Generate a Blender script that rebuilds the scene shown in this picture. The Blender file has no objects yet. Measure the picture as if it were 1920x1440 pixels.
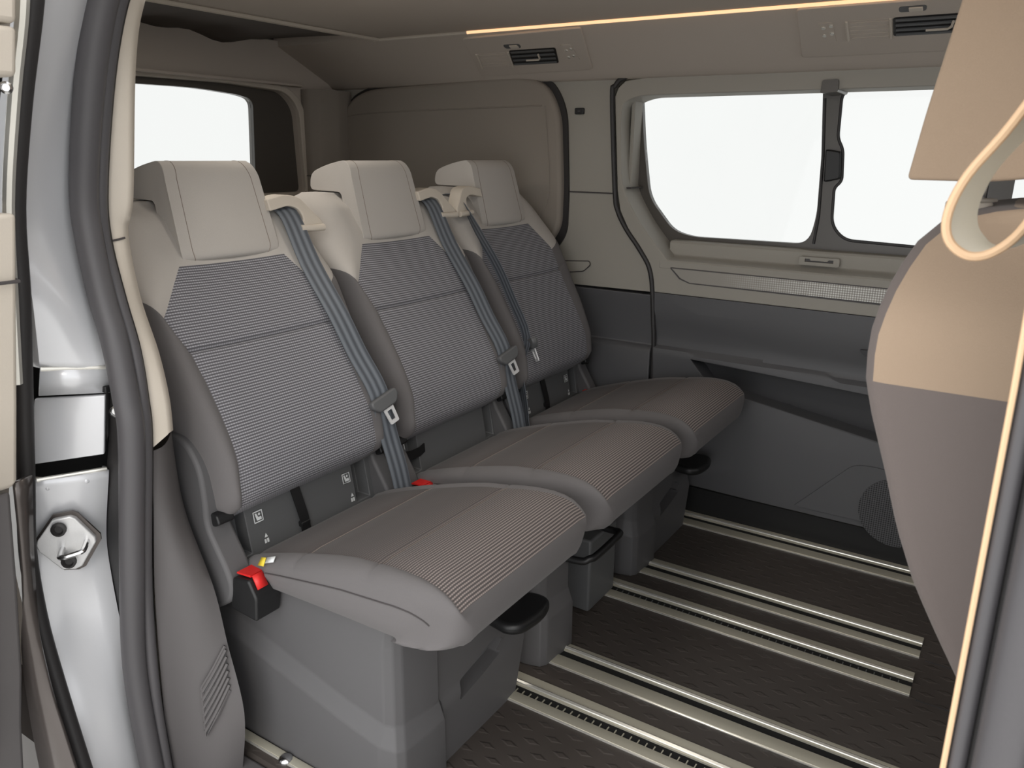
import bpy, bmesh, math, random
from mathutils import Vector, Matrix
from mathutils.kdtree import KDTree
random.seed(4)
SC = bpy.context.scene
COL = SC.collection
R = math.radians

# ---------------------------------------------------------------- camera
cam_d = bpy.data.cameras.new('camera'); cam = bpy.data.objects.new('camera', cam_d); COL.objects.link(cam)
AZ, PITCH, ROLL = R(32.6), R(16.2), R(-0.8)
fw = Vector((-math.sin(AZ)*math.cos(PITCH), math.cos(AZ)*math.cos(PITCH), -math.sin(PITCH)))
rt = Vector((math.cos(AZ), math.sin(AZ), 0)); dn = fw.cross(rt)
rt2 = math.cos(ROLL)*rt + math.sin(ROLL)*dn; dn2 = -math.sin(ROLL)*rt + math.cos(ROLL)*dn
m3 = Matrix((rt2, -dn2, -fw)).transposed()
cam.matrix_world = Matrix.Translation((0, 0, 1.1)) @ m3.to_4x4()
cam_d.sensor_width = 36; cam_d.lens = 1500/1920*36; cam_d.clip_start = 0.02
cam_d.dof.use_dof = True; cam_d.dof.focus_distance = 1.75; cam_d.dof.aperture_fstop = 13.0
SC.camera = cam

# ---------------------------------------------------------------- world, light, exposure
SC.view_settings.view_transform = 'Standard'; SC.view_settings.look = 'None'
SC.view_settings.exposure = 0.24; SC.view_settings.gamma = 1.0
SC.view_settings.use_curve_mapping = False
W = bpy.data.worlds.new('studio_daylight'); SC.world = W; W.use_nodes = True
wn = W.node_tree.nodes; wl = W.node_tree.links
tc = wn.new('ShaderNodeTexCoord'); sx = wn.new('ShaderNodeSeparateXYZ'); mr = wn.new('ShaderNodeMapRange')
wl.new(tc.outputs['Generated'], sx.inputs[0]); wl.new(sx.outputs['Y'], mr.inputs['Value'])
mr.inputs['From Min'].default_value = -0.9; mr.inputs['From Max'].default_value = 0.3
mr.inputs['To Min'].default_value = 2.0; mr.inputs['To Max'].default_value = 1.35
bg = wn['Background']; bg.inputs['Color'].default_value = (0.985, 0.99, 1.0, 1)
wl.new(mr.outputs[0], bg.inputs['Strength'])
sun_d = bpy.data.lights.new('sun', 'SUN'); sun = bpy.data.objects.new('sun', sun_d); COL.objects.link(sun)
sun_d.energy = 0.45; sun_d.angle = R(14); sun_d.color = (1.0, 0.94, 0.86)
sun.rotation_euler = Vector((-0.62, 0.75, -0.52)).to_track_quat('-Z', 'Y').to_euler()

# unseen fill lights added under the ceiling to brighten the cabin
for i, (lx, ly, e) in enumerate(((-.75, 1.2, 1.3), (-1.55, 1.25, 1.5))):
    ld = bpy.data.lights.new('roof_lamp', 'AREA'); lo = bpy.data.objects.new('roof_lamp', ld); COL.objects.link(lo)
    ld.shape = 'RECTANGLE'; ld.size = .24; ld.size_y = .12; ld.energy = e; ld.color = (1.0, .93, .84); ld.spread = R(180)
    lo.location = (lx, ly, 1.425)

# ---------------------------------------------------------------- materials
def lin(c):
    return tuple(((v/255)/12.92 if v/255 <= .04045 else ((v/255+.055)/1.055)**2.4) for v in c) + (1,)
def base_mat(name):
    m = bpy.data.materials.new(name); m.use_nodes = True
    return m, m.node_tree.nodes, m.node_tree.links, m.node_tree.nodes['Principled BSDF']
def mat(name, rgb, rough=.6, metal=0, nscale=400, namt=.08, bump=.15, spec=.5, sheen=0, stretch=(1,1,1), coat=0):
    m, n, l, b = base_mat(name)
    b.inputs['Roughness'].default_value = rough; b.inputs['Metallic'].default_value = metal
    b.inputs['Specular IOR Level'].default_value = spec
    if sheen: b.inputs['Sheen Weight'].default_value = sheen
    if coat: b.inputs['Coat Weight'].default_value = coat; b.inputs['Coat Roughness'].default_value = .08
    t = n.new('ShaderNodeTexCoord'); mp = n.new('ShaderNodeMapping'); mp.inputs['Scale'].default_value = stretch
    no = n.new('ShaderNodeTexNoise'); no.inputs['Scale'].default_value = nscale; no.inputs['Detail'].default_value = 3
    l.new(t.outputs['Object'], mp.inputs[0]); l.new(mp.outputs[0], no.inputs['Vector'])
    mx = n.new('ShaderNodeMix'); mx.data_type = 'RGBA'
    c = lin(rgb); mx.inputs[6].default_value = tuple(v*(1-namt) for v in c[:3])+(1,); mx.inputs[7].default_value = tuple(min(1, v*(1+namt)) for v in c[:3])+(1,)
    l.new(no.outputs['Fac'], mx.inputs[0]); l.new(mx.outputs[2], b.inputs['Base Color'])
    if bump:
        bp = n.new('ShaderNodeBump'); bp.inputs['Strength'].default_value = bump; bp.inputs['Distance'].default_value = .001
        l.new(no.outputs['Fac'], bp.inputs['Height']); l.new(bp.outputs[0], b.inputs['Normal'])
    return m
def mth(n, l, op, a, b=None, clamp=False):
    x = n.new('ShaderNodeMath'); x.operation = op; x.use_clamp = clamp
    for i, v in enumerate((a, b)):
        if v is None: continue
        if isinstance(v, (int, float)): x.inputs[i].default_value = v
        else: l.new(v, x.inputs[i])
    return x.outputs[0]
def knit(name, dark, light, pv, pu, fade=None, amt=1.0):
    """woven seat fabric: rows of short light dashes, in metres on the UV map; fade=(v0,v1) makes it grow from fine weave to bold rows"""
    m, n, l, b = base_mat(name)
    b.inputs['Roughness'].default_value = .95; b.inputs['Specular IOR Level'].default_value = .15; b.inputs['Sheen Weight'].default_value = .08
    uv = n.new('ShaderNodeUVMap'); s = n.new('ShaderNodeSeparateXYZ'); l.new(uv.outputs[0], s.inputs[0])
    row = mth(n, l, 'SINE', mth(n, l, 'MULTIPLY', s.outputs['Y'], 2*math.pi/pv))
    row = mth(n, l, 'MULTIPLY_ADD', row, .9); row.node.inputs[2].default_value = .35; row.node.use_clamp = True
    dash = mth(n, l, 'SINE', mth(n, l, 'MULTIPLY', s.outputs['X'], 2*math.pi/pu))
    dash = mth(n, l, 'MULTIPLY_ADD', dash, .3); dash.node.inputs[2].default_value = .75
    f = mth(n, l, 'MULTIPLY', row, dash)
    if fade:
        mr = n.new('ShaderNodeMapRange'); mr.interpolation_type = 'SMOOTHSTEP'
        l.new(s.outputs['Y'], mr.inputs[0]); mr.inputs[1].default_value = fade[0]; mr.inputs[2].default_value = fade[1]
        mr.inputs[3].default_value = .12; mr.inputs[4].default_value = 1
        f = mth(n, l, 'MULTIPLY', f, mr.outputs[0])
    f = mth(n, l, 'MULTIPLY', f, amt)
    f2 = f
    mx = n.new('ShaderNodeMix'); mx.data_type = 'RGBA'; mx.inputs[6].default_value = lin(dark); mx.inputs[7].default_value = lin(light)
    l.new(f2, mx.inputs[0]); l.new(mx.outputs[2], b.inputs['Base Color'])
    bp = n.new('ShaderNodeBump'); bp.inputs['Strength'].default_value = .08; bp.inputs['Distance'].default_value = .001
    l.new(f, bp.inputs['Height']); l.new(bp.outputs[0], b.inputs['Normal'])
    return m

M = {}
M['beige'] = mat('beige_plastic', (200, 191, 178), .6, nscale=700, namt=.03, bump=.1, spec=.35)
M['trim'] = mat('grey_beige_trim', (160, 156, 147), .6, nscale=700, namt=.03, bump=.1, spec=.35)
M['liner'] = mat('headliner_felt', (192, 182, 171), .95, nscale=900, namt=.06, bump=.2, spec=.1)
M['fabric'] = mat('beige_fabric', (182, 177, 171), .95, nscale=1300, namt=.09, bump=.3, spec=.12, sheen=.1)
M['fabric_front'] = mat('warm_beige_fabric', (168, 147, 126), .95, nscale=1300, namt=.07, bump=.3, spec=.12, sheen=.1)  # same beige fabric, with the front seat's warm light put into its colour
M['grey_fabric'] = mat('grey_fabric', (105, 102, 102), .95, nscale=1300, namt=.09, bump=.3, spec=.12, sheen=.1)
M['grey_fabric_front'] = mat('grey_brown_fabric', (114, 105, 101), .95, nscale=1300, namt=.07, bump=.3, spec=.12, sheen=.1)
M['knit'] = knit('ribbed_knit', (92, 91, 95), (172, 172, 177), .0054, .0054)
M['knit_seat'] = knit('seat_knit', (82, 77, 76), (158, 147, 142), .0056, .0046, fade=(.30, .50))
M['thread'] = mat('stitching_thread', (136, 124, 115), .8, nscale=900)
M['seam'] = mat('seam_shadow_thread', (70, 66, 66), .9, nscale=900)  # dark lines for seams, joints and piping
M['plastic'] = mat('grey_plastic', (89, 88, 89), .55, nscale=900, namt=.03, bump=.12, spec=.4)
M['plastic_warm'] = mat('warm_grey_plastic', (93, 90, 90), .6, nscale=900, namt=.03, bump=.12, spec=.35)
M['plastic_dark'] = mat('dark_grey_plastic', (92, 93, 94), .5, nscale=900, namt=.03, bump=.1)
M['slate'] = mat('slate_door_plastic', (85, 85, 87), .5, nscale=800, namt=.03, bump=.12)
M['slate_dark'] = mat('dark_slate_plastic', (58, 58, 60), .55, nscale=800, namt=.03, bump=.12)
M['black'] = mat('black_plastic', (26, 26, 27), .45, nscale=500, bump=.05)
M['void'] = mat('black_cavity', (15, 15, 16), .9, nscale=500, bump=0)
M['rubber'] = mat('dark_rubber', (82, 80, 82), .5, nscale=500, namt=.05, bump=.05)
M['rubber_black'] = mat('black_rubber', (46, 44, 44), .55, nscale=500, namt=.05, bump=.05)
M['frit'] = mat('black_window_border', (84, 80, 75), .35, nscale=300, namt=.04, bump=0)
M['headboard'] = mat('dark_headliner', (96, 89, 84), .9, nscale=500, namt=.05, bump=.1)
M['blank'] = mat('taupe_panel', (146, 138, 129), .75, nscale=900, namt=.03, bump=.15, spec=.25)
M['paint'] = mat('silver_grey_paint', (222, 223, 226), .26, .2, nscale=2500, namt=.06, bump=0, coat=.6)
M['paint_dark'] = mat('dark_grey_paint', (86, 80, 77), .35, .5, nscale=2500, namt=.06, bump=0, coat=.4)
M['steel'] = mat('zinc_steel', (222, 222, 222), .4, .35, nscale=500, namt=.05, bump=.1)
M['chrome'] = mat('chrome', (215, 215, 215), .18, 1, nscale=200, namt=.02, bump=0)
M['alu'] = mat('brushed_aluminium', (196, 191, 174), .36, .3, nscale=120, namt=.12, bump=.05, stretch=(.4, 30, 30))
M['alu_bright'] = mat('polished_aluminium', (226, 224, 216), .25, .6, nscale=120, namt=.06, bump=0, stretch=(.4, 30, 30))
M['red'] = mat('red_button', (222, 44, 42), .4, nscale=300, namt=.03, bump=0)
M['white'] = mat('white_print', (225, 228, 228), .6, nscale=300, namt=.02, bump=0)
M['yellow'] = mat('yellow_label', (226, 200, 60), .6, nscale=300, namt=.02, bump=0)
M['strap'] = mat('pale_strap', (222, 216, 200), .85, nscale=1500, namt=.05, bump=.2)
M['strap_edge'] = mat('peach_strap_edge', (226, 190, 152), .7, nscale=1500, namt=.05, bump=.1)
M['ground'] = mat('pale_concrete', (214, 212, 208), .8, nscale=6, namt=.05, bump=.05)

def belt_mat():
    m, n, l, b = base_mat('seat_belt_webbing'); b.inputs['Roughness'].default_value = .5; b.inputs['Specular IOR Level'].default_value = .45
    uv = n.new('ShaderNodeUVMap'); s = n.new('ShaderNodeSeparateXYZ'); l.new(uv.outputs[0], s.inputs[0])
    w = mth(n, l, 'SINE', mth(n, l, 'MULTIPLY', s.outputs['X'], 2*math.pi*3))
    w = mth(n, l, 'MULTIPLY_ADD', w, .5); w.node.inputs[2].default_value = .5
    w2 = mth(n, l, 'SINE', mth(n, l, 'MULTIPLY', s.outputs['Y'], 2*math.pi/.0025))
    f = mth(n, l, 'MULTIPLY_ADD', w2, .08); l.new(w, f.node.inputs[2])
    mx = n.new('ShaderNodeMix'); mx.data_type = 'RGBA'; mx.inputs[6].default_value = lin((74, 78, 84)); mx.inputs[7].default_value = lin((116, 122, 129))
    l.new(f, mx.inputs[0]); l.new(mx.outputs[2], b.inputs['Base Color'])
    bp = n.new('ShaderNodeBump'); bp.inputs['Strength'].default_value = .3; bp.inputs['Distance'].default_value = .001
    l.new(f, bp.inputs['Height']); l.new(bp.outputs[0], b.inputs['Normal'])
    return m
M['belt'] = belt_mat()
def floor_mat():
    m, n, l, b = base_mat('floor_diamond_rubber'); b.inputs['Roughness'].default_value = .48; b.inputs['Specular IOR Level'].default_value = .45
    t = n.new('ShaderNodeTexCoord'); s = n.new('ShaderNodeSeparateXYZ'); l.new(t.outputs['Object'], s.inputs[0])
    px, py = .066, .056
    def cell(offx, offy):
        a = mth(n, l, 'FRACT', mth(n, l, 'ADD', mth(n, l, 'DIVIDE', s.outputs['X'], px), 50+offx))
        c = mth(n, l, 'FRACT', mth(n, l, 'ADD', mth(n, l, 'DIVIDE', s.outputs['Y'], py), 50+offy))
        a = mth(n, l, 'MULTIPLY', mth(n, l, 'ABSOLUTE', mth(n, l, 'SUBTRACT', a, .5)), px/.021)
        c = mth(n, l, 'MULTIPLY', mth(n, l, 'ABSOLUTE', mth(n, l, 'SUBTRACT', c, .5)), py/.0085)
        d = mth(n, l, 'ADD', a, c)
        mr = n.new('ShaderNodeMapRange'); mr.interpolation_type = 'SMOOTHSTEP'; l.new(d, mr.inputs[0])
        mr.inputs[1].default_value = .5; mr.inputs[2].default_value = 1.1; mr.inputs[3].default_value = 1; mr.inputs[4].default_value = 0
        return mr.outputs[0]
    h = mth(n, l, 'MAXIMUM', cell(0, 0), cell(.5, .5))
    no = n.new('ShaderNodeTexNoise'); no.inputs['Scale'].default_value = 5; no.inputs['Detail'].default_value = 4; l.new(t.outputs['Object'], no.inputs['Vector'])
    mx = n.new('ShaderNodeMix'); mx.data_type = 'RGBA'; mx.inputs[6].default_value = lin((66, 60, 56)); mx.inputs[7].default_value = lin((80, 74, 70))
    l.new(no.outputs['Fac'], mx.inputs[0]); l.new(mx.outputs[2], b.inputs['Base Color'])
    bp = n.new('ShaderNodeBump'); bp.inputs['Strength'].default_value = .9; bp.inputs['Distance'].default_value = .0016
    l.new(h, bp.inputs['Height']); l.new(bp.outputs[0], b.inputs['Normal'])
    return m
M['floor'] = floor_mat()
def perf_mat(name, base, dot, period, fx=None):
    m, n, l, b = base_mat(name); b.inputs['Roughness'].default_value = .6
    t = n.new('ShaderNodeTexCoord'); s = n.new('ShaderNodeSeparateXYZ'); l.new(t.outputs['Object'], s.inputs[0])
    k = 2*math.pi/period
    u = mth(n, l, 'SINE', mth(n, l, 'MULTIPLY', mth(n, l, 'ADD', s.outputs['X'], s.outputs['Z']), k))
    v = mth(n, l, 'SINE', mth(n, l, 'MULTIPLY', mth(n, l, 'SUBTRACT', s.outputs['X'], s.outputs['Z']), k))
    f = mth(n, l, 'MULTIPLY', u, v); f = mth(n, l, 'MULTIPLY_ADD', f, 1.2); f.node.inputs[2].default_value = .3; f.node.use_clamp = True
    if fx:
        mr = n.new('ShaderNodeMapRange'); l.new(s.outputs['X'], mr.inputs[0]); mr.inputs[1].default_value = fx[0]; mr.inputs[2].default_value = fx[1]
        f = mth(n, l, 'MULTIPLY', f, mr.outputs[0])
    mx = n.new('ShaderNodeMix'); mx.data_type = 'RGBA'; mx.inputs[6].default_value = lin(base); mx.inputs[7].default_value = lin(dot)
    l.new(f, mx.inputs[0]); l.new(mx.outputs[2], b.inputs['Base Color'])
    bp = n.new('ShaderNodeBump'); bp.inputs['Strength'].default_value = .4; bp.inputs['Distance'].default_value = .001
    l.new(f, bp.inputs['Height']); l.new(bp.outputs[0], b.inputs['Normal'])
    return m
M['perf'] = perf_mat('diamond_relief_plastic', (158, 154, 146), (240, 240, 236), .0125, (-.74, -.45))
M['grille'] = perf_mat('speaker_mesh', (84, 84, 86), (24, 24, 25), .012)
def glass_mat():
    m = bpy.data.materials.new('tinted_window_glass'); m.use_nodes = True; n = m.node_tree.nodes; l = m.node_tree.links
    n.remove(n['Principled BSDF']); out = n['Material Output']
    tr = n.new('ShaderNodeBsdfTransparent'); gl = n.new('ShaderNodeBsdfGlossy'); gl.inputs['Roughness'].default_value = .02
    no = n.new('ShaderNodeTexNoise'); no.inputs['Scale'].default_value = 2.5; mx = n.new('ShaderNodeMix'); mx.data_type = 'RGBA'
    mx.inputs[6].default_value = (.765, .77, .76, 1); mx.inputs[7].default_value = (.78, .785, .775, 1)
    tcn = n.new('ShaderNodeTexCoord'); l.new(tcn.outputs['Object'], no.inputs['Vector']); l.new(no.outputs['Fac'], mx.inputs[0]); l.new(mx.outputs[2], tr.inputs[0])
    lw = n.new('ShaderNodeFresnel'); lw.inputs['IOR'].default_value = 1.2; ms = n.new('ShaderNodeMixShader')
    l.new(lw.outputs[0], ms.inputs[0]); l.new(tr.outputs[0], ms.inputs[1]); l.new(gl.outputs[0], ms.inputs[2]); l.new(ms.outputs[0], out.inputs[0])
    return m
M['glass'] = glass_mat()
def emit_mat(name, rgb, st):
    m, n, l, b = base_mat(name); b.inputs['Base Color'].default_value = lin(rgb)
    b.inputs['Emission Color'].default_value = lin(rgb); b.inputs['Emission Strength'].default_value = st
    return m
M['glow'] = emit_mat('warm_light_guide', (255, 206, 158), .85)

# ---------------------------------------------------------------- mesh builder
class MB:
    def __init__(s): s.v = []; s.f = []; s.uv = None
    def add(s, vs, fs):
        o = len(s.v); s.v += [tuple(p) for p in vs]; s.f += [tuple(i+o for i in f) for f in fs]; return s
    def box(s, x0, x1, y0, y1, z0, z1):
        vs = [(x, y, z) for z in (z0, z1) for y in (y0, y1) for x in (x0, x1)]
        return s.add(vs, [(0, 2, 3, 1), (4, 5, 7, 6), (0, 1, 5, 4), (2, 6, 7, 3), (0, 4, 6, 2), (1, 3, 7, 5)])
    def prism(s, poly, axis, a, b):
        def P(p, h):
            return {'X': (h, p[0], p[1]), 'Y': (p[0], h, p[1]), 'Z': (p[0], p[1], h)}[axis]
        n = len(poly); vs = [P(p, a) for p in poly]+[P(p, b) for p in poly]
        return s.add(vs, [tuple(range(n))[::-1], tuple(range(n, 2*n))]+[(i, (i+1) % n, (i+1) % n+n, i+n) for i in range(n)])
    def loft(s, rings, closed=True, cap=True):
        n = len(rings[0]); vs = [p for r in rings for p in r]; fs = []
        for i in range(len(rings)-1):
            for j in range(n if closed else n-1):
                k = (j+1) % n; fs.append((i*n+j, i*n+k, (i+1)*n+k, (i+1)*n+j))
        if cap and closed:
            fs.append(tuple(range(n))[::-1]); fs.append(tuple((len(rings)-1)*n+j for j in range(n)))
        return s.add(vs, fs)
    def tube(s, path, r, n=10, closed=False, flat=1.0, up=None):
        path = [Vector(p) for p in path]; rings = []; N = len(path)
        rr = r if isinstance(r, (list, tuple)) else [r]*N
        prev = None
        for i, p in enumerate(path):
            if closed: t = path[(i+1) % N]-path[i-1]
            else: t = path[min(i+1, N-1)]-path[max(i-1, 0)]
            t.normalize()
            if prev is None:
                a = Vector(up) if up else (Vector((0, 0, 1)) if abs(t.z) < .9 else Vector((1, 0, 0)))
            else: a = prev
            u = (a - t*a.dot(t)).normalized(); w = t.cross(u); prev = u
            rings.append([p+u*math.cos(2*math.pi*k/n)*rr[i]+w*math.sin(2*math.pi*k/n)*rr[i]*flat for k in range(n)])
        if closed: rings.append(rings[0])
        return s.loft(rings, cap=not closed)
    def plate(s, outer, holes, axis, a, b):
        """flat sheet with holes: loops in the two other axes, a = front, b = back"""
        bm = bmesh.new()
        def P(p, h):
            return {'X': (h, p[0], p[1]), 'Y': (p[0], h, p[1]), 'Z': (p[0], p[1], h)}[axis]
        es = []
        for lp in [outer]+list(holes):
            vs = [bm.verts.new(P(p, a)) for p in lp]
            es += [bm.edges.new((vs[i], vs[(i+1) % len(vs)])) for i in range(len(vs))]
        bmesh.ops.triangle_fill(bm, use_beauty=True, use_dissolve=False, edges=es)
        bm.verts.index_update(); vs = [v.co.copy() for v in bm.verts]; fs = [[v.index for v in f.verts] for f in bm.faces]; bm.free()
        d = Vector(P((0, 0), b-a)); n = len(vs)
        s.add(vs, fs); s.add([v+d for v in vs], [f[::-1] for f in fs])
        for lp in [outer]+list(holes):
            k = len(lp); s.add([P(p, a) for p in lp]+[P(p, b) for p in lp], [(i, (i+1) % k, (i+1) % k+k, i+k) for i in range(k)])
        return s
    def cells(s, us, vs, holes, depth, fn):
        """panel split in cells; cells named in holes are sunk by depth. fn(u, v, d) -> point"""
        for i in range(len(us)-1):
            for j in range(len(vs)-1):
                u0, u1, v0, v1 = us[i], us[i+1], vs[j], vs[j+1]
                q = [(u0, v0), (u1, v0), (u1, v1), (u0, v1)]
                if (i, j) in holes:
                    f = [fn(a, b, 0) for a, b in q]; k = [fn(a, b, depth) for a, b in q]
                    s.add(f+k, [(4, 5, 6, 7)]+[(t, (t+1) % 4, (t+1) % 4+4, t+4) for t in range(4)])
                else: s.add([fn(a, b, 0) for a, b in q], [(0, 1, 2, 3)])
        u0, u1, v0, v1 = us[0], us[-1], vs[0], vs[-1]
        q = [(u0, v0), (u1, v0), (u1, v1), (u0, v1)]
        s.add([fn(a, b, 0) for a, b in q]+[fn(a, b, depth*1.3) for a, b in q], [(4, 5, 6, 7)]+[(t, (t+1) % 4, (t+1) % 4+4, t+4) for t in range(4)])
        return s
    def moved(s, fn): s.v = [tuple(fn(Vector(p))) for p in s.v]; return s
    def build(s, name, material, parent=None, bevel=0, seg=3, angle=38, solid=0, sub=0, off=None, kind=None):
        me = bpy.data.meshes.new(name)
        vs = s.v if off is None else [(p[0]-off[0], p[1]-off[1], p[2]-off[2]) for p in s.v]
        me.from_pydata(vs, [], s.f); me.validate()
        bm = bmesh.new(); bm.from_mesh(me)
        bmesh.ops.remove_doubles(bm, verts=bm.verts, dist=1e-5)
        bmesh.ops.recalc_face_normals(bm, faces=bm.faces); bm.to_mesh(me); bm.free()
        if s.uv:
            lay = me.uv_layers.new(name='UVMap'); kd = KDTree(len(vs))
            for i, p in enumerate(vs): kd.insert(p, i)
            kd.balance(); near = [s.uv[kd.find(v.co)[1]] for v in me.vertices]
            for lp in me.loops: lay.data[lp.index].uv = near[lp.vertex_index]
        me.polygons.foreach_set('use_smooth', [True]*len(me.polygons)); me.set_sharp_from_angle(angle=R(angle))
        me.materials.append(M[material] if isinstance(material, str) else material)
        o = bpy.data.objects.new(name, me); COL.objects.link(o)
        if solid:
            md = o.modifiers.new('solid', 'SOLIDIFY'); md.thickness = solid; md.offset = -1
        if bevel:
            md = o.modifiers.new('bevel', 'BEVEL'); md.width = bevel; md.segments = seg; md.limit_method = 'ANGLE'; md.angle_limit = R(angle+2); md.harden_normals = False
        if sub:
            md = o.modifiers.new('sub', 'SUBSURF'); md.levels = sub; md.render_levels = sub
        if parent: o.parent = parent
        if kind: o['kind'] = kind
        return o
def tag(o, label, cat, group=None):
    o['label'] = label; o['category'] = cat
    if group: o['group'] = group
    return o
def thing(name, label, cat, loc=(0, 0, 0), group=None):
    o = bpy.data.objects.new(name, None); COL.objects.link(o); o.location = loc; o.empty_display_size = .05
    return tag(o, label, cat, group)
def rpoly(pts, r, seg=5):
    out = []; n = len(pts); rr = r if isinstance(r, (list, tuple)) else [r]*n
    for i in range(n):
        p = Vector(pts[i]); a = Vector(pts[i-1])-p; b = Vector(pts[(i+1) % n])-p
        la, lb = a.length, b.length; a.normalize(); b.normalize()
        d = min(rr[i], la*.48, lb*.48)
        if d < 1e-5: out.append(tuple(p)); continue
        p0, p1 = p+a*d, p+b*d
        for k in range(seg+1):
            t = k/seg; q = p0*(1-t)**2+p*2*t*(1-t)+p1*t*t; out.append(tuple(q))
    return out
def smooth_path(pts, n=6):
    pts = [Vector(p) for p in pts]; out = []
    for i in range(len(pts)-1):
        p0, p1, p2, p3 = pts[max(i-1, 0)], pts[i], pts[i+1], pts[min(i+2, len(pts)-1)]
        for k in range(n):
            t = k/n; out.append(.5*((2*p1)+(p2-p0)*t+(2*p0-5*p1+4*p2-p3)*t*t+(3*p1-p0-3*p2+p3)*t**3))
    out.append(pts[-1]); return out
def ruled(A, B, n=1):
    """strip between two 3D paths of equal length"""
    s = MB(); rows = [[Vector(a).lerp(Vector(b), k/n) for a, b in zip(A, B)] for k in range(n+1)]
    return s.loft(rows, closed=False)
def ribbon(path, wv, w, th, uvrows=True, nx=6):
    s = MB(); path = [Vector(p) for p in path]; rings = []; uv = []; L = 0
    for i, p in enumerate(path):
        if i: L += (p-path[i-1]).length
        t = (path[min(i+1, len(path)-1)]-path[max(i-1, 0)]).normalized()
        v = Vector(wv[i] if isinstance(wv[0], (list, tuple, Vector)) else wv); v = (v-t*v.dot(t)).normalized(); nn = t.cross(v)
        top = [p+v*w*(k/nx-.5)+nn*th/2 for k in range(nx+1)]; bot = [p+v*w*(k/nx-.5)-nn*th/2 for k in range(nx, -1, -1)]
        rings.append(top+bot); uv += [(k/nx, L) for k in range(nx+1)]+[(k/nx, L) for k in range(nx, -1, -1)]
    s.loft(rings); s.uv = uv; return s
def lerp_tab(tab, x):
    if x <= tab[0][0]: return tab[0][1]
    for (a, va), (b, vb) in zip(tab, tab[1:]):
        if x <= b: return va+(vb-va)*(x-a)/(b-a)
    return tab[-1][1]
def smooth01(x): x = max(0, min(1, x)); return x*x*(3-2*x)

# ================================================================ setting
def far_pts(): pass
# floor and ground
MB().box(-2.3, 1.0, .80, 2.33, -.03, 0).build('floor', 'floor', kind='structure')
MB().box(-6, 7, -6, 10, -.50, -.47).build('ground', 'ground', kind='structure')
MB().box(-2.3, 1.0, .62, .80, -.47, -.06).build('trim_1', 'paint_dark', kind='structure')
# step sill beside the seat base
MB().box(-1.30, .0, .70, .80, -.06, -.012).build('trim_2', 'plastic_warm', kind='structure', bevel=.006)
# ceiling
s = MB(); s.box(-1.80, 1.0, .72, 2.02, 1.43, 1.46); s.build('ceiling', 'liner', kind='structure')
MB().tube([(-1.80, .74, 1.428), (-1.80, 2.03, 1.428)], .008, 8).build('trim_3', 'beige', kind='structure')
# dark rear roof panel with a wavy lower edge
rows = []
for i in range(9):
    x = -1.80-.45*i/8; row = []
    for j in range(41):
        y = .74+1.56*j/40; k = i/8
        wav = .012*math.sin((y-1.40)*9.5)*k + (.006*math.sin(y*31))*k
        row.append((x, y, 1.442 - .012*k + wav + .035*k*smooth01((y-1.8)/.2)))
    rows.append(row)
MB().loft(rows, closed=False).build('ceiling_rear', 'headboard', kind='structure', solid=-.01)
# far header rail (sloped), near header
MB().prism([(2.02, 1.43), (2.245, 1.327), (2.262, 1.313), (2.285, 1.308), (2.42, 1.308), (2.42, 1.47), (2.02, 1.47)], 'X', -2.27, 1.0).build('trim_4', 'liner', kind='structure')
MB().box(-2.27, 1.0, .60, .74, 1.36, 1.47).build('trim_5', 'liner', kind='structure')

# ---- far wall, behind the sliding door
seal_line = [(-.935, -.02), (-.935, .46), (-.945, .62), (-.962, .75), (-1.0, .815), (-1.05, .876), (-1.082, .93), (-1.095, .99), (-1.118, 1.26), (-1.11, 1.29), (-1.083, 1.312), (-1.0, 1.32), (-.5, 1.33), (.6, 1.34)]
def sl_x(z):
    p = seal_line[:9]
    for (x0, z0), (x1, z1) in zip(p, p[1:]):
        if z <= z1: return x0+(x1-x0)*(z-z0)/(z1-z0)
    return p[-1][0]
wl_up = MB().plate([(-2.27, .682), (-.957, .692)]+[(x-.003, z) for x, z in seal_line[3:10]]+[(-1.09, 1.306), (-1.05, 1.318), (-1.05, 1.33), (-2.27, 1.33)], [], 'Y', 2.285, 2.31)
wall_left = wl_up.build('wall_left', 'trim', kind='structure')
# seam of the rear side trim
MB().box(-2.0, -1.098, 2.2815, 2.29, .979, .983).build('seam_line', 'seam', wall_left)
# rear lower slate trim: profile in (Y, Z) along X
pl = [(2.40, -.02), (2.272, -.02), (2.268, .30), (2.268, .505), (2.276, .518), (2.292, .524), (2.296, .56), (2.286, .64), (2.282, .683), (2.40, .683)]
MB().prism(pl, 'X', -2.27, -.944).build('slate_panel', 'slate', wall_left, bevel=.003)
MB().box(-2.3, 1.0, 2.42, 2.45, -.02, 1.47).plate  # outer skin is built with its window opening below
skin = MB().plate([(-2.3, -.45), (1.0, -.45), (1.0, 1.47), (-2.3, 1.47)], [[(-1.09, .83), (.2, .83), (.2, 1.31), (-1.09, 1.31)]], 'Y', 2.43, 2.45)
skin.build('body_skin', 'paint_dark', wall_left)
# flap outline of the small pull cover
flap = rpoly([(-1.275, .762), (-1.172, .769), (-1.168, .757), (-1.192, .735), (-1.275, .724)], .006)
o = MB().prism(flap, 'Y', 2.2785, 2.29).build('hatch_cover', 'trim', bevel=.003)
tag(o, 'small beige flap with a slanted end on the side trim beside the far seat', 'cover')
MB().tube([(x, 2.279, z) for x, z in flap], .0016, 6, closed=True).build('gap_line', 'seam', o)

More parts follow.
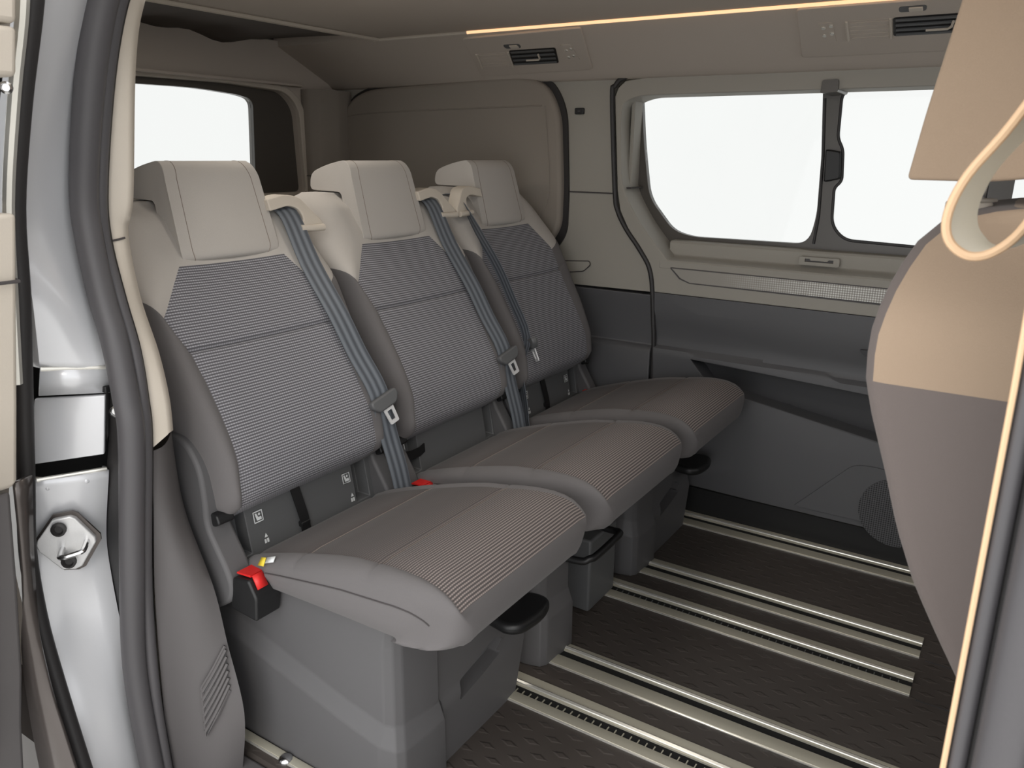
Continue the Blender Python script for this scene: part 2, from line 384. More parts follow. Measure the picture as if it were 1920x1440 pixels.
# window cover panel in the rear quarter
wp = thing('window_blank', 'large taupe rounded panel filling the rear side window opening', 'panel', (-1.75, 2.28, .86))
cv = [(-2.19, .80), (-2.205, 1.16), (-2.17, 1.265), (-2.07, 1.305), (-1.45, 1.327), (-1.34, 1.31), (-1.285, 1.22), (-1.27, 1.0), (-1.272, .87), (-1.31, .815), (-1.42, .79)]
off = (-1.75, 2.28, .86)
MB().prism(rpoly(cv, .05, 6), 'Y', 2.252, 2.29).build('panel_board', 'blank', wp, bevel=.012, seg=4, off=off)
big = [(x+(.016 if x > -1.5 else -.012), z+(.010 if z > 1.2 else -.02)) for x, z in cv]
MB().prism(rpoly(big, .05, 6), 'Y', 2.276, 2.288).build('shadow_gap', 'rubber_black', wp, off=off)
MB().tube(smooth_path([(-2.195, 2.251, 1.205), (-2.05, 2.2505, 1.225), (-1.345, 2.2505, 1.238)], 4), .0022, 6).tube(smooth_path([(-1.335, 2.2505, 1.236), (-1.318, 2.2505, 1.10), (-1.312, 2.2505, .99), (-1.325, 2.2505, .93), (-1.36, 2.2505, .88)], 4), .0035, 6).build('inset_seam', 'blank', wp, off=off)
# small dark button
b = MB().prism(rpoly([(-1.243, 1.212), (-1.212, 1.212), (-1.212, 1.231), (-1.243, 1.231)], .004), 'Y', 2.277, 2.287).build('child_lock_button', 'black', bevel=.002)
tag(b, 'small dark rectangular button high on the pillar left of the side window', 'button')
MB().box(-1.232, -1.223, 2.2762, 2.278, 1.2205, 1.2225).build('mark', 'plastic', b)

# ---- far sliding door
door = MB()
opening = rpoly([(-1.03, 1.262), (-1.082, 1.245), (-1.088, 1.20), (-1.074, 1.0), (-1.006, .895), (-.908, .79), (.25, .79), (.25, 1.268)], [.03, .03, .05, .05, .05, .01, .01, .01])
outer = [(-.951, .693), (-.957, .75), (-.995, .815), (-1.044, .876), (-1.074, .93), (-1.087, .99), (-1.110, 1.26), (-1.10, 1.285), (-1.078, 1.304), (-1.0, 1.312), (.6, 1.33), (.6, .688)]
door.plate(outer, [opening], 'Y', 2.28, 2.405)
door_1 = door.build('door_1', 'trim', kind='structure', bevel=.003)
# ledges under the glass, profile (Y,Z)
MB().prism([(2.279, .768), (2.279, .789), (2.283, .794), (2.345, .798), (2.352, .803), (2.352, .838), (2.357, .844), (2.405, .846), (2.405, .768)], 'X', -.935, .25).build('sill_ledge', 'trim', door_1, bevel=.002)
MB().prism([(-.893, .770), (-.862, .743), (-.835, .733), (.55, .724), (.55, .764)], 'Y', 2.2755, 2.283).build('relief_strip', 'perf', door_1)
MB().tube([(-.898, 2.2785, .771), (-.868, 2.2785, .742), (-.837, 2.2785, .7315), (-.35, 2.2785, .7265), (.55, 2.2785, .722)], .0022, 6).tube([(-.898, 2.2785, .7715), (-.35, 2.2785, .7685), (.55, 2.2785, .765)], .0022, 6).build('strip_groove', 'plastic_warm', door_1)
# blind guide in the left reveal
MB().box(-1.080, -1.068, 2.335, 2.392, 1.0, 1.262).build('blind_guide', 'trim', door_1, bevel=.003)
MB().box(-1.09, -1.052, 2.30, 2.395, .996, 1.0).build('reveal_seam', 'seam', door_1)
# latch handle on the ledge
hd = MB().plate(rpoly([(-.542, .806), (-.434, .806), (-.434, .829), (-.542, .829)], .006), [[(-.526, .815), (-.45, .815), (-.45, .8235), (-.462, .8235), (-.466, .819), (-.51, .819), (-.514, .8235), (-.526, .8235)]], 'Y', 2.334, 2.353)
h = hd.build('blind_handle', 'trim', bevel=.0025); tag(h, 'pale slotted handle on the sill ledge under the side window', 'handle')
MB().box(-.528, -.448, 2.342, 2.352, .814, .825).build('slot', 'plastic_warm', h)
# window frame and panes
p1 = rpoly([(-1.074, 1.269), (-.543, 1.274), (-.527, 1.10), (-.521, .94), (-.535, .858), (-.882, .856), (-.945, .872), (-1.03, .968), (-1.058, 1.128)], [.006, .012, .01, .03, .04, .05, .04, .04, .05], 6)
p2 = rpoly([(-.458, 1.285), (-.492, 1.262), (-.489, 1.146), (-.472, 1.118), (-.465, 1.034), (-.483, 1.016), (-.478, .915), (-.44, .876), (-.118, .866), (-.118, 1.285)], [.02, .03, .02, .02, .02, .02, .03, .04, .01, .01], 6)
p3 = [(-.06, .87), (.24, .87), (.24, 1.285), (-.06, 1.285)]
w1 = MB().plate([(-1.088, .79), (.26, .79), (.26, 1.295), (-1.088, 1.295)], [p1, p2, p3], 'Y', 2.392, 2.412).build('window_1', 'frit', kind='structure', bevel=.003)
for nm, p in (('pane', p1), ('pane', p2), ('pane', p3)):
    MB().prism(p, 'Y', 2.402, 2.406).build(nm, 'glass', w1)
# rubber lip round the second pane, catch on the divider
MB().tube([(x, 2.392, z) for x, z in p2], .004, 6, closed=True).build('rubber_lip', 'rubber_black', w1)
MB().prism(rpoly([(-.515, 1.118), (-.474, 1.112), (-.468, 1.04), (-.51, 1.03)], .008), 'Y', 2.375, 2.393).build('sliding_catch', 'black', w1, bevel=.004)
MB().prism(rpoly([(-.522, 1.255), (-.520, 1.287), (-.480, 1.289), (-.478, 1.258)], .006), 'Y', 2.272, 2.393).build('frame_bracket', 'frit', w1)
MB().tube([(-.535, 2.391, 1.25), (-.522, 2.391, 1.10), (-.515, 2.391, .94), (-.52, 2.391, .86)], .004, 6).build('divider_bead', 'rubber_black', w1)
# lower door: slate skin with a storage pocket
pocket = rpoly([(-.818, .506), (-.32, .482), (.45, .45), (.45, .27), (-.275, .352), (-.745, .425)], .012)
low = MB().plate([(-.930, .10), (-.930, .46), (-.94, .62), (-.952, .692), (.6, .687), (.6, .10)], [pocket], 'Y', 0, 1)
prof = [(.0, 2.29), (.09, 2.283), (.11, 2.262), (.30, 2.262), (.40, 2.268), (.44, 2.272), (.50, 2.268), (.522, 2.270), (.53, 2.286), (.56, 2.29), (.64, 2.276), (.70, 2.279)]
# re-mesh front as rows in z so that the profile can bend
bmx = bmesh.new()
vs = [bmx.verts.new(p) for p in low.v]
for f in low.f:
    try: bmx.faces.new([vs[i] for i in f])
    except ValueError: pass
for zc in (.11, .2, .30, .36, .40, .44, .50, .512, .522, .53, .545, .56, .60, .64):
    bmesh.ops.bisect_plane(bmx, geom=bmx.verts[:]+bmx.edges[:]+bmx.faces[:], plane_co=(0, 0, zc), plane_no=(0, 0, 1))
for xc in (-.8, -.6, -.4, -.2, 0, .2):
    bmesh.ops.bisect_plane(bmx, geom=bmx.verts[:]+bmx.edges[:]+bmx.faces[:], plane_co=(xc, 0, 0), plane_no=(1, 0, 0))
bmx.verts.index_update()
low2 = MB(); low2.v = [(v.co.x, (lerp_tab(prof, v.co.z + max(0, (v.co.x+.9))*.03) if v.co.y < .5 else 2.40), v.co.z) for v in bmx.verts]; low2.f = [tuple(v.index for v in f.verts) for f in bmx.faces]; bmx.free()
low2.build('slate_panel', 'slate', door_1, angle=25)
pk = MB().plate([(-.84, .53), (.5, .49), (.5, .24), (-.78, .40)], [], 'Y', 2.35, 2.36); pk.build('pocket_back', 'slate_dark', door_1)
MB().tube([(x, 2.271, z) for x, z in pocket], .003, 6, closed=True).build('pocket_rim', 'slate', door_1)
MB().prism([(2.285, 0), (2.315, 0), (2.33, .03), (2.33, .115), (2.27, .115), (2.268, .100), (2.283, .09)], 'X', -.93, .6).build('kick_strip', 'black', door_1, bevel=.003)
# pull notch far right
MB().prism(rpoly([(-.345, .60), (-.30, .57), (-.20, .57), (-.20, .61)], .006), 'Y', 2.268, 2.29).build('armrest_notch', 'slate_dark', door_1)
# speaker grille
gp = rpoly([(-.46, .118), (-.325, .268), (-.31, .278), (-.28, .283), (.2, .27), (.2, .118)], [.003, .01, .02, .02, .01, .003])
sp = MB().prism(gp, 'Y', 2.2565, 2.262).build('speaker_grille', 'slate', bevel=.002)
tag(sp, 'dark slate speaker cover with a round mesh low on the far door', 'speaker')
MB().prism([(-.19+.098*math.cos(a*math.pi/20), .165+.098*math.sin(a*math.pi/20)) for a in range(40)], 'Y', 2.2535, 2.258).build('mesh_disc', 'grille', sp)
# forward pillar beyond the second pane
MB().box(.3, 1.0, 2.27, 2.33, 0, 1.33).build('pillar_front', 'liner', kind='structure')
# door seals
MB().tube(smooth_path([(x, 2.279, z) for x, z in seal_line], 5), .0075, 8).build('trim_6', 'rubber_black', kind='structure')

# ---- rear wall: tailgate
wr = MB().plate([(.74, .0), (2.285, .0), (2.285, 1.45), (.74, 1.45)], [rpoly([(.9, .95), (2.098, .95), (2.085, 1.235), (2.03, 1.287), (1.8, 1.299), (.9, 1.29)], [.02, .02, .05, .06, .05, .02])], 'X', -2.25, -2.31)
wall_rear = wr.build('wall_rear', 'liner', kind='structure', bevel=.004)
MB().prism([(-2.25, .74), (-2.20, .74), (-2.20, 2.07), (-2.235, 2.10), (-2.25, 2.10)], 'Z', 1.305, 1.312).build('header_step', 'liner', wall_rear)
MB().plate(rpoly([(.88, .93), (2.118, .93), (2.108, 1.25), (2.045, 1.303), (1.8, 1.314), (.88, 1.305)], [.02, .02, .05, .06, .05, .02]), [rpoly([(.9, .95), (2.098, .95), (2.085, 1.235), (2.03, 1.287), (1.8, 1.299), (.9, 1.29)], [.02, .02, .05, .06, .05, .02])], 'X', -2.235, -2.252).build('window_trim', 'beige', wall_rear, bevel=.003)
tp = rpoly([(.95, 1.27), (1.70, 1.279), (1.86, 1.268), (1.918, 1.256), (1.905, 1.0), (.95, 1.0)], [.02, .1, .06, .035, .03, .02], 6)
w2 = MB().plate(rpoly([(.88, .94), (2.11, .94), (2.10, 1.24), (2.04, 1.295), (1.8, 1.306), (.88, 1.297)], [.02, .02, .05, .06, .05, .02]), [tp], 'X', -2.275, -2.30).build('window_2', 'frit', kind='structure')
MB().prism(tp, 'X', -2.285, -2.289).build('pane', 'glass', w2)
# D pillar trim (beige), corner
dp = MB().prism(rpoly([(-2.25, 2.105), (-2.215, 2.105), (-2.18, 2.13), (-2.16, 2.20), (-2.17, 2.285), (-2.25, 2.285)], .012), 'Z', 0, 1.30).build('trim_7', 'blank', kind='structure')
MB().box(-2.253, -2.165, 2.103, 2.24, 1.005, 1.008).build('trim_seam', 'seam', dp)

# ---- near side wall and pillars
wall_right = MB().plate([(-2.25, 0), (-1.235, 0), (-1.235, 1.43), (-2.25, 1.43)], [rpoly([(-2.15, .86), (-1.36, .86), (-1.34, 1.27), (-2.12, 1.27)], .06)], 'Y', .74, .70).build('wall_right', 'liner', kind='structure')
MB().prism(rpoly([(-2.17, .84), (-1.34, .84), (-1.32, 1.29), (-2.14, 1.29)], .06), 'Y', .702, .706).build('window_3', 'glass', kind='structure')  # unseen side window, added to let more light into the rear
MB().box(-2.35, 1.3, .60, 2.46, 1.472, 1.49).build('roof', 'paint_dark', kind='structure')
MB().box(-2.35, -2.32, .60, 2.46, 1.30, 1.49).build('roof_rear_edge', 'paint_dark', kind='structure')
SEAL = [(-1.008, .66, 1.325), (-1.053, .66, 1.28), (-1.103, .66, 1.185), (-1.152, .66, 1.044), (-1.156, .66, .968), (-1.142, .66, .883), (-1.124, .66, .82), (-1.113, .66, .731), (-1.113, .66, .662), (-1.155, .66, .448), (-1.191, .66, .23), (-1.18, .66, .022), (-1.164, .66, -.088)]
BEAD = [(-1.009, .69, 1.331), (-1.061, .69, 1.285), (-1.113, .69, 1.188), (-1.162, .69, 1.042), (-1.17, .69, .964), (-1.15, .69, .877), (-1.127, .69, .797), (-1.122, .69, .721), (-1.127, .69, .641), (-1.175, .69, .377), (-1.191, .69, .157), (-1.184, .69, -.002), (-1.18, .69, -.122)]
JAMB_L = [(-1.004, .57, 1.308), (-1.033, .57, 1.265), (-1.105, .57, 1.147), (-1.166, .57, 1.01), (-1.165, .57, .893), (-1.184, .575, .788), (-1.241, .57, .6), (-1.277, .57, .499), (-1.281, .57, .381), (-1.26, .57, .277), (-1.236, .57, .182), (-1.204, .57, .077), (-1.17, .57, -.017)]
JAMB_R = [(-1.024, .67, 1.328), (-1.081, .67, 1.284), (-1.15, .67, 1.152), (-1.197, .67, .988), (-1.177, .67, .861), (-1.152, .66, .775), (-1.207, .665, .594), (-1.252, .67, .464), (-1.254, .67, .382), (-1.244, .67, .258), (-1.241, .67, .137), (-1.229, .67, -.01), (-1.227, .67, -.131)]
BEIGE_L = [(-1.012, .70, 1.333), (-1.065, .70, 1.287), (-1.117, .70, 1.189), (-1.165, .70, 1.042), (-1.176, .70, .963), (-1.153, .70, .876), (-1.132, .70, .795), (-1.124, .70, .718), (-1.127, .70, .638)]
BEIGE_R = [(-1.048, .745, 1.345), (-1.103, .745, 1.297), (-1.141, .745, 1.215), (-1.185, .745, 1.024), (-1.21, .745, .965), (-1.197, .745, .865), (-1.164, .745, .777), (-1.149, .745, .702), (-1.149, .745, .645)]
BEIGE_R = [(x*.722/.745, .722, 1.1+(z-1.1)*.722/.745) for x, y, z in BEIGE_R]
LOW_L = [(-1.129, .70, .632), (-1.145, .70, .531), (-1.171, .70, .374), (-1.185, .70, .209), (-1.196, .70, -.016), (-1.197, .70, -.14)]
LOW_R = [(-1.188, .775, .632), (-1.175, .775, .494), (-1.115, .775, .356), (-1.091, .775, .25), (-1.062, .775, .117), (-1.082, .775, -.015)]
MB().tube(smooth_path([(x-.004, y, z) for x, y, z in SEAL], 6), .0195, 14).build('trim_8', 'rubber', kind='structure')
MB().tube(smooth_path([(x+.002, y-.004, z) for x, y, z in BEAD], 6), .0105, 10).build('trim_9', 'rubber', kind='structure')
# dark flange between paint and seal
A = smooth_path(JAMB_R, 6); Bq = smooth_path([(x-.014, .664, z) for x, y, z in SEAL], 6)
ruled([(p.x-.006, p.y+.004, p.z) for p in A], Bq, 2).build('trim_10', 'rubber_black', kind='structure', solid=.008)
A = smooth_path([(x-.004, .672, z) for x, y, z in SEAL], 6); Bq = smooth_path([(x-.004, .698, z) for x, y, z in BEAD], 6)
ruled(A, Bq, 2).build('trim_11', 'rubber_black', kind='structure', solid=.006)
# beige upper trim of the near pillar, rounded inner edge then back
A = smooth_path(BEIGE_L, 6); Bq = smooth_path(BEIGE_R, 6)
rows = [A, [a.lerp(b, .5)+Vector((.002, -.002, 0)) for a, b in zip(A, Bq)], [a.lerp(b, .88)+Vector((.001, 0, 0)) for a, b in zip(A, Bq)], Bq, [b+Vector((-.006, .012, 0)) for b in Bq], [b+Vector((-.10, .022, 0)) for b in Bq]]
pt = MB().loft(rows, closed=False).build('trim_12', 'beige', kind='structure', angle=60)
MB().tube([(-1.171, .697, .962), (-1.171, .710, .963), (-1.170, .722, .965)], .0016, 6).build('trim_seam', 'seam', pt)
# lower grey trim
A = smooth_path(LOW_L, 6); Bq = smooth_path(LOW_R, 6)
rows = []
for k in range(7):
    t = k/6; rows.append([a.lerp(b, t)+Vector((.035, -.015, 0))*math.sin(t*math.pi)*.55 for a, b in zip(A, Bq)])
rows.append([b+Vector((-.018, .006, 0)) for b in Bq]); rows.append([b+Vector((-.20, .006, 0)) for b in Bq])
lt = MB().loft(rows, closed=False).build('trim_13', 'plastic_warm', kind='structure', angle=60)
# slatted air outlet in the lower trim
va = thing('air_outlet', 'grey slatted air outlet in the lower pillar trim beside the near seat', 'air vent', (-1.10, .765, .12))
voff = (-1.10, .765, .12)
def vent_pt(u, v):   # u across, v down
    top0, top1 = Vector((-1.110, .729, .182)), Vector((-1.091, .770, .250))
    bot0, bot1 = Vector((-1.110, .727, .079)), Vector((-1.082, .765, .166))
    return top0.lerp(top1, u).lerp(bot0.lerp(bot1, u), v)+Vector((.72, -.69, 0))*(.004+.006*math.sin(u*math.pi))
MB().loft([[vent_pt(k/5, j/3) for k in range(6)] for j in range(4)], closed=False).build('backing', 'plastic_dark', va, solid=.004, off=voff)
for k in range(6):
    v = .08+k*.16
    MB().tube([vent_pt(q/5, v) for q in range(6)], .0038, 6).build('slat', 'plastic_warm', va, off=voff)
MB().tube([vent_pt(1, 0), vent_pt(.5, 0), vent_pt(0, 0), vent_pt(0, .5), vent_pt(0, 1), vent_pt(.5, 1), vent_pt(1, 1)], .003, 6).build('frame', 'plastic_warm', va, off=voff)
# painted jamb in two pieces with the door-rail gap between
def jamb(i0, i1, name):
    A = smooth_path(JAMB_L[i0:i1], 6); Bq = smooth_path(JAMB_R[i0:i1], 6); rows = []
    rows.append([a+Vector((-.06, -.004, 0)) for a in A])
    for k in range(9):
        t = k/8; rows.append([a.lerp(b, t)+Vector((.012*math.sin(t*math.pi)*(.4+.6*math.sin(q*.31)), 0, 0)) for q, (a, b) in enumerate(zip(A, Bq))])
    rows.append([b+Vector((-.02, .004, 0)) for b in Bq])
    return MB().loft(rows, closed=False).build(name, 'paint', kind='structure', angle=40, solid=.004)
jamb(0, 6, 'trim_14'); jl = jamb(6, 13, 'trim_15')
fl = MB().add([(-1.184, .575, .788), (-1.152, .66, .775), (-1.160, .66, .737), (-1.20, .575, .746), (-1.178, .578, .784), (-1.149, .658, .772)], [(0, 1, 2, 3)]).build('trim_16', 'paint', kind='structure', solid=.006)
MB().tube([(-1.181, .574, .787), (-1.150, .66, .776)], .0035, 8).build('edge_roll', 'alu_bright', fl)
MB().tube([(-1.239, .571, .600), (-1.205, .664, .596)], .0035, 8).build('edge_roll', 'alu_bright', jl)
def dimple(p, r, parent):
    bm = bmesh.new(); bmesh.ops.create_uvsphere(bm, u_segments=12, v_segments=8, radius=r); s = MB()
    s.v = [(p[0]+v.co.x*.5, p[1]+v.co.y, p[2]+v.co.z) for v in bm.verts]; bm.verts.index_update(); s.f = [tuple(v.index for v in f.verts) for f in bm.faces]; bm.free()
    return s.build('rivet', 'paint', parent)
for p in [(-1.180, .595, .766), (-1.175, .62, .762), (-1.161, .64, .763)]: dimple(p, .0045, fl)
for p in [(-1.236, .585, .583), (-1.226, .61, .58), (-1.214, .635, .583)]: dimple(p, .0045, jl)
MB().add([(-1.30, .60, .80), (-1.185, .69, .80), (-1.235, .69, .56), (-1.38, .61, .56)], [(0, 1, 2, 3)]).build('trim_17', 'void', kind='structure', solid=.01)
rp = thing('rail_bracket', 'flat silver plate closing the door rail slot in the near pillar', 'bracket', (-1.21, .62, .68))
MB().add([(-1.239, .59, .73), (-1.16, .655, .734), (-1.185, .655, .632), (-1.269, .58, .619)], [(0, 1, 2, 3)]).build('plate', 'paint', rp, solid=.008, bevel=.002, off=(-1.21, .62, .68))
MB().box(-1.165, -1.15, .648, .675, .737, .748).build('rubber_stop', 'black', rp, off=(-1.21, .62, .68), bevel=.002)
def bolt(p, r, name='bolt', m='rubber_black', parent=None, lab=None):
    n = Vector((.75, -.65, 0)); u = Vector((.65, .75, 0)); w = Vector((0, 0, 1)); s = MB()
    ring = lambda rr, h: [Vector(p)+n*h+u*rr*math.cos(k*math.pi/8)+w*rr*math.sin(k*math.pi/8) for k in range(16)]
    s.loft([ring(r, 0), ring(r, .004), ring(r*.7, .006), ring(r*.55, .003), ring(.0005, .003)])
    o = s.build(name, m, parent)
    if lab: tag(o, *lab)
    return o
bolt((-1.150, .66, .706), .009, 'bolt', 'chrome', lab=('small bright bolt between the rail plate and the rubber seal', 'bolt'))
# striker
st = thing('door_striker', 'white six-sided striker plate with steel loop on the near pillar', 'striker', (-1.25, .60, .48))
so = (-1.25, .60, .48)
poly = [(-1.258, .565, .486), (-1.254, .566, .496), (-1.238, .585, .529), (-1.222, .605, .532), (-1.217, .61, .528), (-1.212, .635, .486), (-1.212, .635, .477), (-1.236, .62, .433), (-1.242, .612, .429), (-1.250, .595, .433), (-1.262, .57, .473)]
n = Vector((.72, -.69, 0)); s = MB(); k = len(poly)
s.add([Vector(p)+n*.006 for p in poly]+[Vector(p)-n*.006 for p in poly], [tuple(range(k)), tuple(range(k, 2*k))[::-1]]+[(i, (i+1) % k, (i+1) % k+k, i+k) for i in range(k)])
s.build('plate', 'steel', st, bevel=.002, off=so)
k2 = [Vector(p)+((Vector(p)-Vector(so))*.12)-n*.004 for p in poly]
s = MB(); s.add(k2+[p-n*.004 for p in k2], [tuple(range(k)), tuple(range(k, 2*k))[::-1]]+[(i, (i+1) % k, (i+1) % k+k, i+k) for i in range(k)])
s.build('backing_plate', 'paint_dark', st, off=so)
for p in ((-1.231, .590, .513), (-1.233, .599, .452)):
    bb = MB(); ring = lambda rr, h: [Vector(p)+n*h+Vector((.69, .72, 0))*rr*math.cos(q*math.pi/8)+Vector((0, 0, 1))*rr*math.sin(q*math.pi/8) for q in range(16)]
    bb.loft([ring(.0115, .004), ring(.0115, .009), ring(.008, .011), ring(.006, .006), ring(.0005, .006)]); bb.build('bolt', 'rubber_black', st, off=so)
a, b = Vector((-1.242, .597, .474)), Vector((-1.218, .624, .482))
MB().tube(smooth_path([a+n*.004, a+n*.022+Vector((0, 0, -.004)), (a+n*.03).lerp(b+n*.03, .12)+Vector((0, 0, -.006)), (a+n*.03).lerp(b+n*.03, .88)+Vector((0, 0, -.006)), b+n*.022+Vector((0, 0, -.004)), b+n*.004], 4), .0045, 8).build('latch_loop', 'chrome', st, off=so)

# ---- open sliding door, seen on its leading edge
dr = bpy.data.objects.new('door_2', None); COL.objects.link(dr); dr.location = (-1.2, .47, -.2); dr['kind'] = 'structure'
do = (-1.2, .47, -.2)
def dblk(name, m, pts, y0=.455, y1=.50, bev=.006): MB().prism(pts, 'Y', y0, y1).build(name, m, dr, bevel=bev, off=do)
dblk('trim_block', 'beige', [(-1.25, 1.36), (-.935, 1.36), (-.955, 1.249), (-.962, 1.226), (-1.25, 1.226)])
dblk('trim_block', 'beige', [(-1.25, 1.223), (-.963, 1.223), (-.979, 1.172), (-1.25, 1.172)])
dblk('edge_frame', 'rubber_black', [(-1.30, 1.40), (-.985, 1.40), (-1.065, 1.02), (-1.19, .64), (-1.27, .30), (-1.45, -.2), (-1.6, -.2), (-1.6, 1.4)], .44, .485, .004)
dblk('trim_block', 'beige', [(-1.35, 1.019), (-1.026, 1.021), (-1.066, .886), (-1.10, .77), (-1.138, .648), (-1.150, .638), (-1.20, .615), (-1.40, .60)])
MB().tube([(-1.30, .5015, .938), (-1.055, .5015, .938), (-1.044, .499, .938), (-1.044, .46, .938)], .0022, 6).build('block_seam', 'seam', dr, off=do)
dblk('lower_panel', 'plastic_warm', [(-1.40, .61), (-1.20, .612), (-1.152, .632), (-1.178, .487), (-1.215, .31), (-1.25, .20), (-1.285, .05), (-1.31, -.06), (-1.5, -.06)], .45, .495)
dblk('outer_skin', 'paint_dark', [(-1.30, 1.40), (-.96, 1.40), (-1.04, 1.02), (-1.12, .64), (-1.20, .30), (-1.40, -.3), (-2.2, -.3), (-2.2, 1.4)], .425, .44, .003)
MB().tube(smooth_path([(-.972, .525, 1.36), (-1.00, .53, 1.262), (-1.05, .53, 1.16), (-1.105, .53, 1.03), (-1.135, .53, .90), (-1.16, .53, .78)], 5), .0075, 8).build('silver_edge', 'alu_bright', dr, off=do)
MB().tube(smooth_path([(-.985, .548, 1.35), (-1.015, .548, 1.262), (-1.075, .548, 1.147), (-1.128, .548, 1.02), (-1.15, .548, .90), (-1.18, .548, .78), (-1.225, .548, .60), (-1.255, .548, .48), (-1.255, .548, .36), (-1.235, .548, .26), (-1.205, .548, .15), (-1.16, .548, .0), (-1.13, .548, -.09)], 5), .013, 10).build('edge_seal', 'rubber_black', dr, off=do)
ruled(smooth_path([(-1.17, .53, .64), (-1.195, .52, .45), (-1.19, .52, .30), (-1.165, .52, .20), (-1.13, .52, .08), (-1.11, .52, .0), (-1.08, .52, -.1)], 4), smooth_path([(-1.160, .502, .64), (-1.182, .502, .487), (-1.216, .502, .35), (-1.226, .502, .24), (-1.225, .502, .121), (-1.215, .502, .0), (-1.20, .502, -.1)], 4), 2).build('edge_fill', 'paint_dark', dr, solid=.006, off=do)
bolt((-1.01, .502, 1.162), .007, 'bolt', 'chrome', parent=None, lab=('small dark round bolt on the open door edge at the top left', 'bolt'))

# ---- front door pillar on the right edge
bp = thing('door_pillar_trim', 'grey ribbed rubber door seal with a peach edge strip at the right', 'door seal', (.03, .62, 0))
po = (.03, .62, 0)
MB().tube([(.010, .622, -.06), (.009, .622, .5), (.006, .622, .95), (.002, .622, 1.2), (.0, .622, 1.42)], .0022, 8).build('edge_strip', 'strap_edge', bp, off=po)
MB().tube([(.019, .626, -.06), (.018, .626, .5), (.015, .626, .95), (.011, .626, 1.2), (.009, .626, 1.42)], .0065, 10).build('rib', 'rubber', bp, off=po)
MB().tube([(.044, .615, -.06), (.043, .615, .5), (.04, .615, .95), (.036, .615, 1.2), (.034, .615, 1.42)], .0165, 14).build('seal_tube', 'rubber', bp, off=po)
MB().prism([(.008, .63), (.02, .628), (.06, .61), (.068, .61), (.068, .66), (.008, .66)], 'Z', -.06, 1.42).build('pillar_core', 'rubber_black', bp, off=po)

# unseen front cabin added to block stray light: near door with window, dashboard wall
MB().plate([(.085, -.1), (1.3, -.1), (1.3, 1.42), (.085, 1.42)], [rpoly([(.16, .90), (1.2, .90), (1.0, 1.32), (.16, 1.32)], .04)], 'Y', .63, .67).build('door_3', 'plastic_dark', kind='structure')
MB().plate([(.66, -.05), (2.42, -.05), (2.42, 1.45), (.66, 1.45)], [rpoly([(.8, .95), (2.3, .95), (2.2, 1.36), (.9, 1.36)], .06)], 'X', 1.25, 1.30).build('wall_front', 'plastic_dark', kind='structure')
MB().box(1.0, 1.3, .62, 2.42, 1.43, 1.46).build('ceiling_front', 'liner', kind='structure')
MB().box(1.0, 1.3, .62, 2.42, -.05, 0).build('floor_front', 'black', kind='structure')
MB().plate([(1.0, -.1), (1.3, -.1), (1.3, 1.45), (1.0, 1.45)], [], 'Y', 2.36, 2.42).build('wall_left_front', 'plastic_dark', kind='structure')

# ================================================================ floor rails
RAILS = [(.815, .875, .845, 'aluminium floor rail beside the near seat base by the door side'),
         (1.197, 1.291, 1.236, 'aluminium floor rail with toothed slot between the near and middle seats'),
         (1.353, 1.443, 1.400, 'aluminium floor rail under the left foot of the middle seat'),
         (1.680, 1.775, 1.723, 'aluminium floor rail under the steel bracket of the middle seat'),
         (1.840, 1.935, 1.880, 'aluminium floor rail under the left foot of the far seat'),
         (2.190, 2.300, 2.240, 'aluminium floor rail along the foot of the far door')]
for i, (y0, y1, ys, lab) in enumerate(RAILS):
    x1 = -.063 if i in (3, 4) else (.02 if i in (1, 2) else .3); x0 = -2.1; org = (x0, (y0+y1)/2, 0)
    t = thing('floor_rail', lab, 'rail', org, 'floor rails')
    w = .011
    MB().prism([(ys+w, .0), (ys+w, .0055), (ys+w+.003, .007), (y1-.004, .004), (y1, .0)], 'X', x0, x1).build('flange', 'alu', t, off=org)
    MB().prism([(y0, .0), (y0+.003, .004), (ys-w-.003, .006), (ys-w, .0045), (ys-w, .0)], 'X', x0, x1).build('flange', 'alu', t, off=org)
    MB().tube([(x0, ys+w+.008, .0045), (x1, ys+w+.008, .0045)], .0062, 8).build('bright_bead', 'alu_bright', t, off=org)
    MB().box(x0, x1, ys-w, ys+w, .0002, .0012).build('slot', 'void', t, off=org)
    MB().tube([(x0, y0+.001, .0015), (x1, y0+.001, .0015)], .0022, 6).build('edge_line', 'alu_bright', t, off=org)
    if i in (1, 3):
        s = MB()
        xx = -.80
        while xx < x1-.02:
            s.box(xx, xx+.0022, ys-w, ys-w+.013, .001, .003); xx += .0165
        s.build('tooth_rack', 'alu' if i == 1 else 'plastic_dark', t, off=org)
# floor panel joints beyond the rails
for y in (1.675, 1.838): MB().box(-.05, .3, y-.001, y+.001, 0, .0012).build('floor_joint', 'slate_dark', kind='structure')
fb = MB().loft([[(-1.016+.014*k*math.cos(a*math.pi/10), .822+.014*k*math.sin(a*math.pi/10), z) for a in range(20)] for k, z in ((1, 0), (1, .004), (.8, .008), (.4, .010), (.05, .0105))]).build('floor_bolt', 'chrome')
tag(fb, 'round chrome bolt head on the floor below the near seat base', 'bolt')

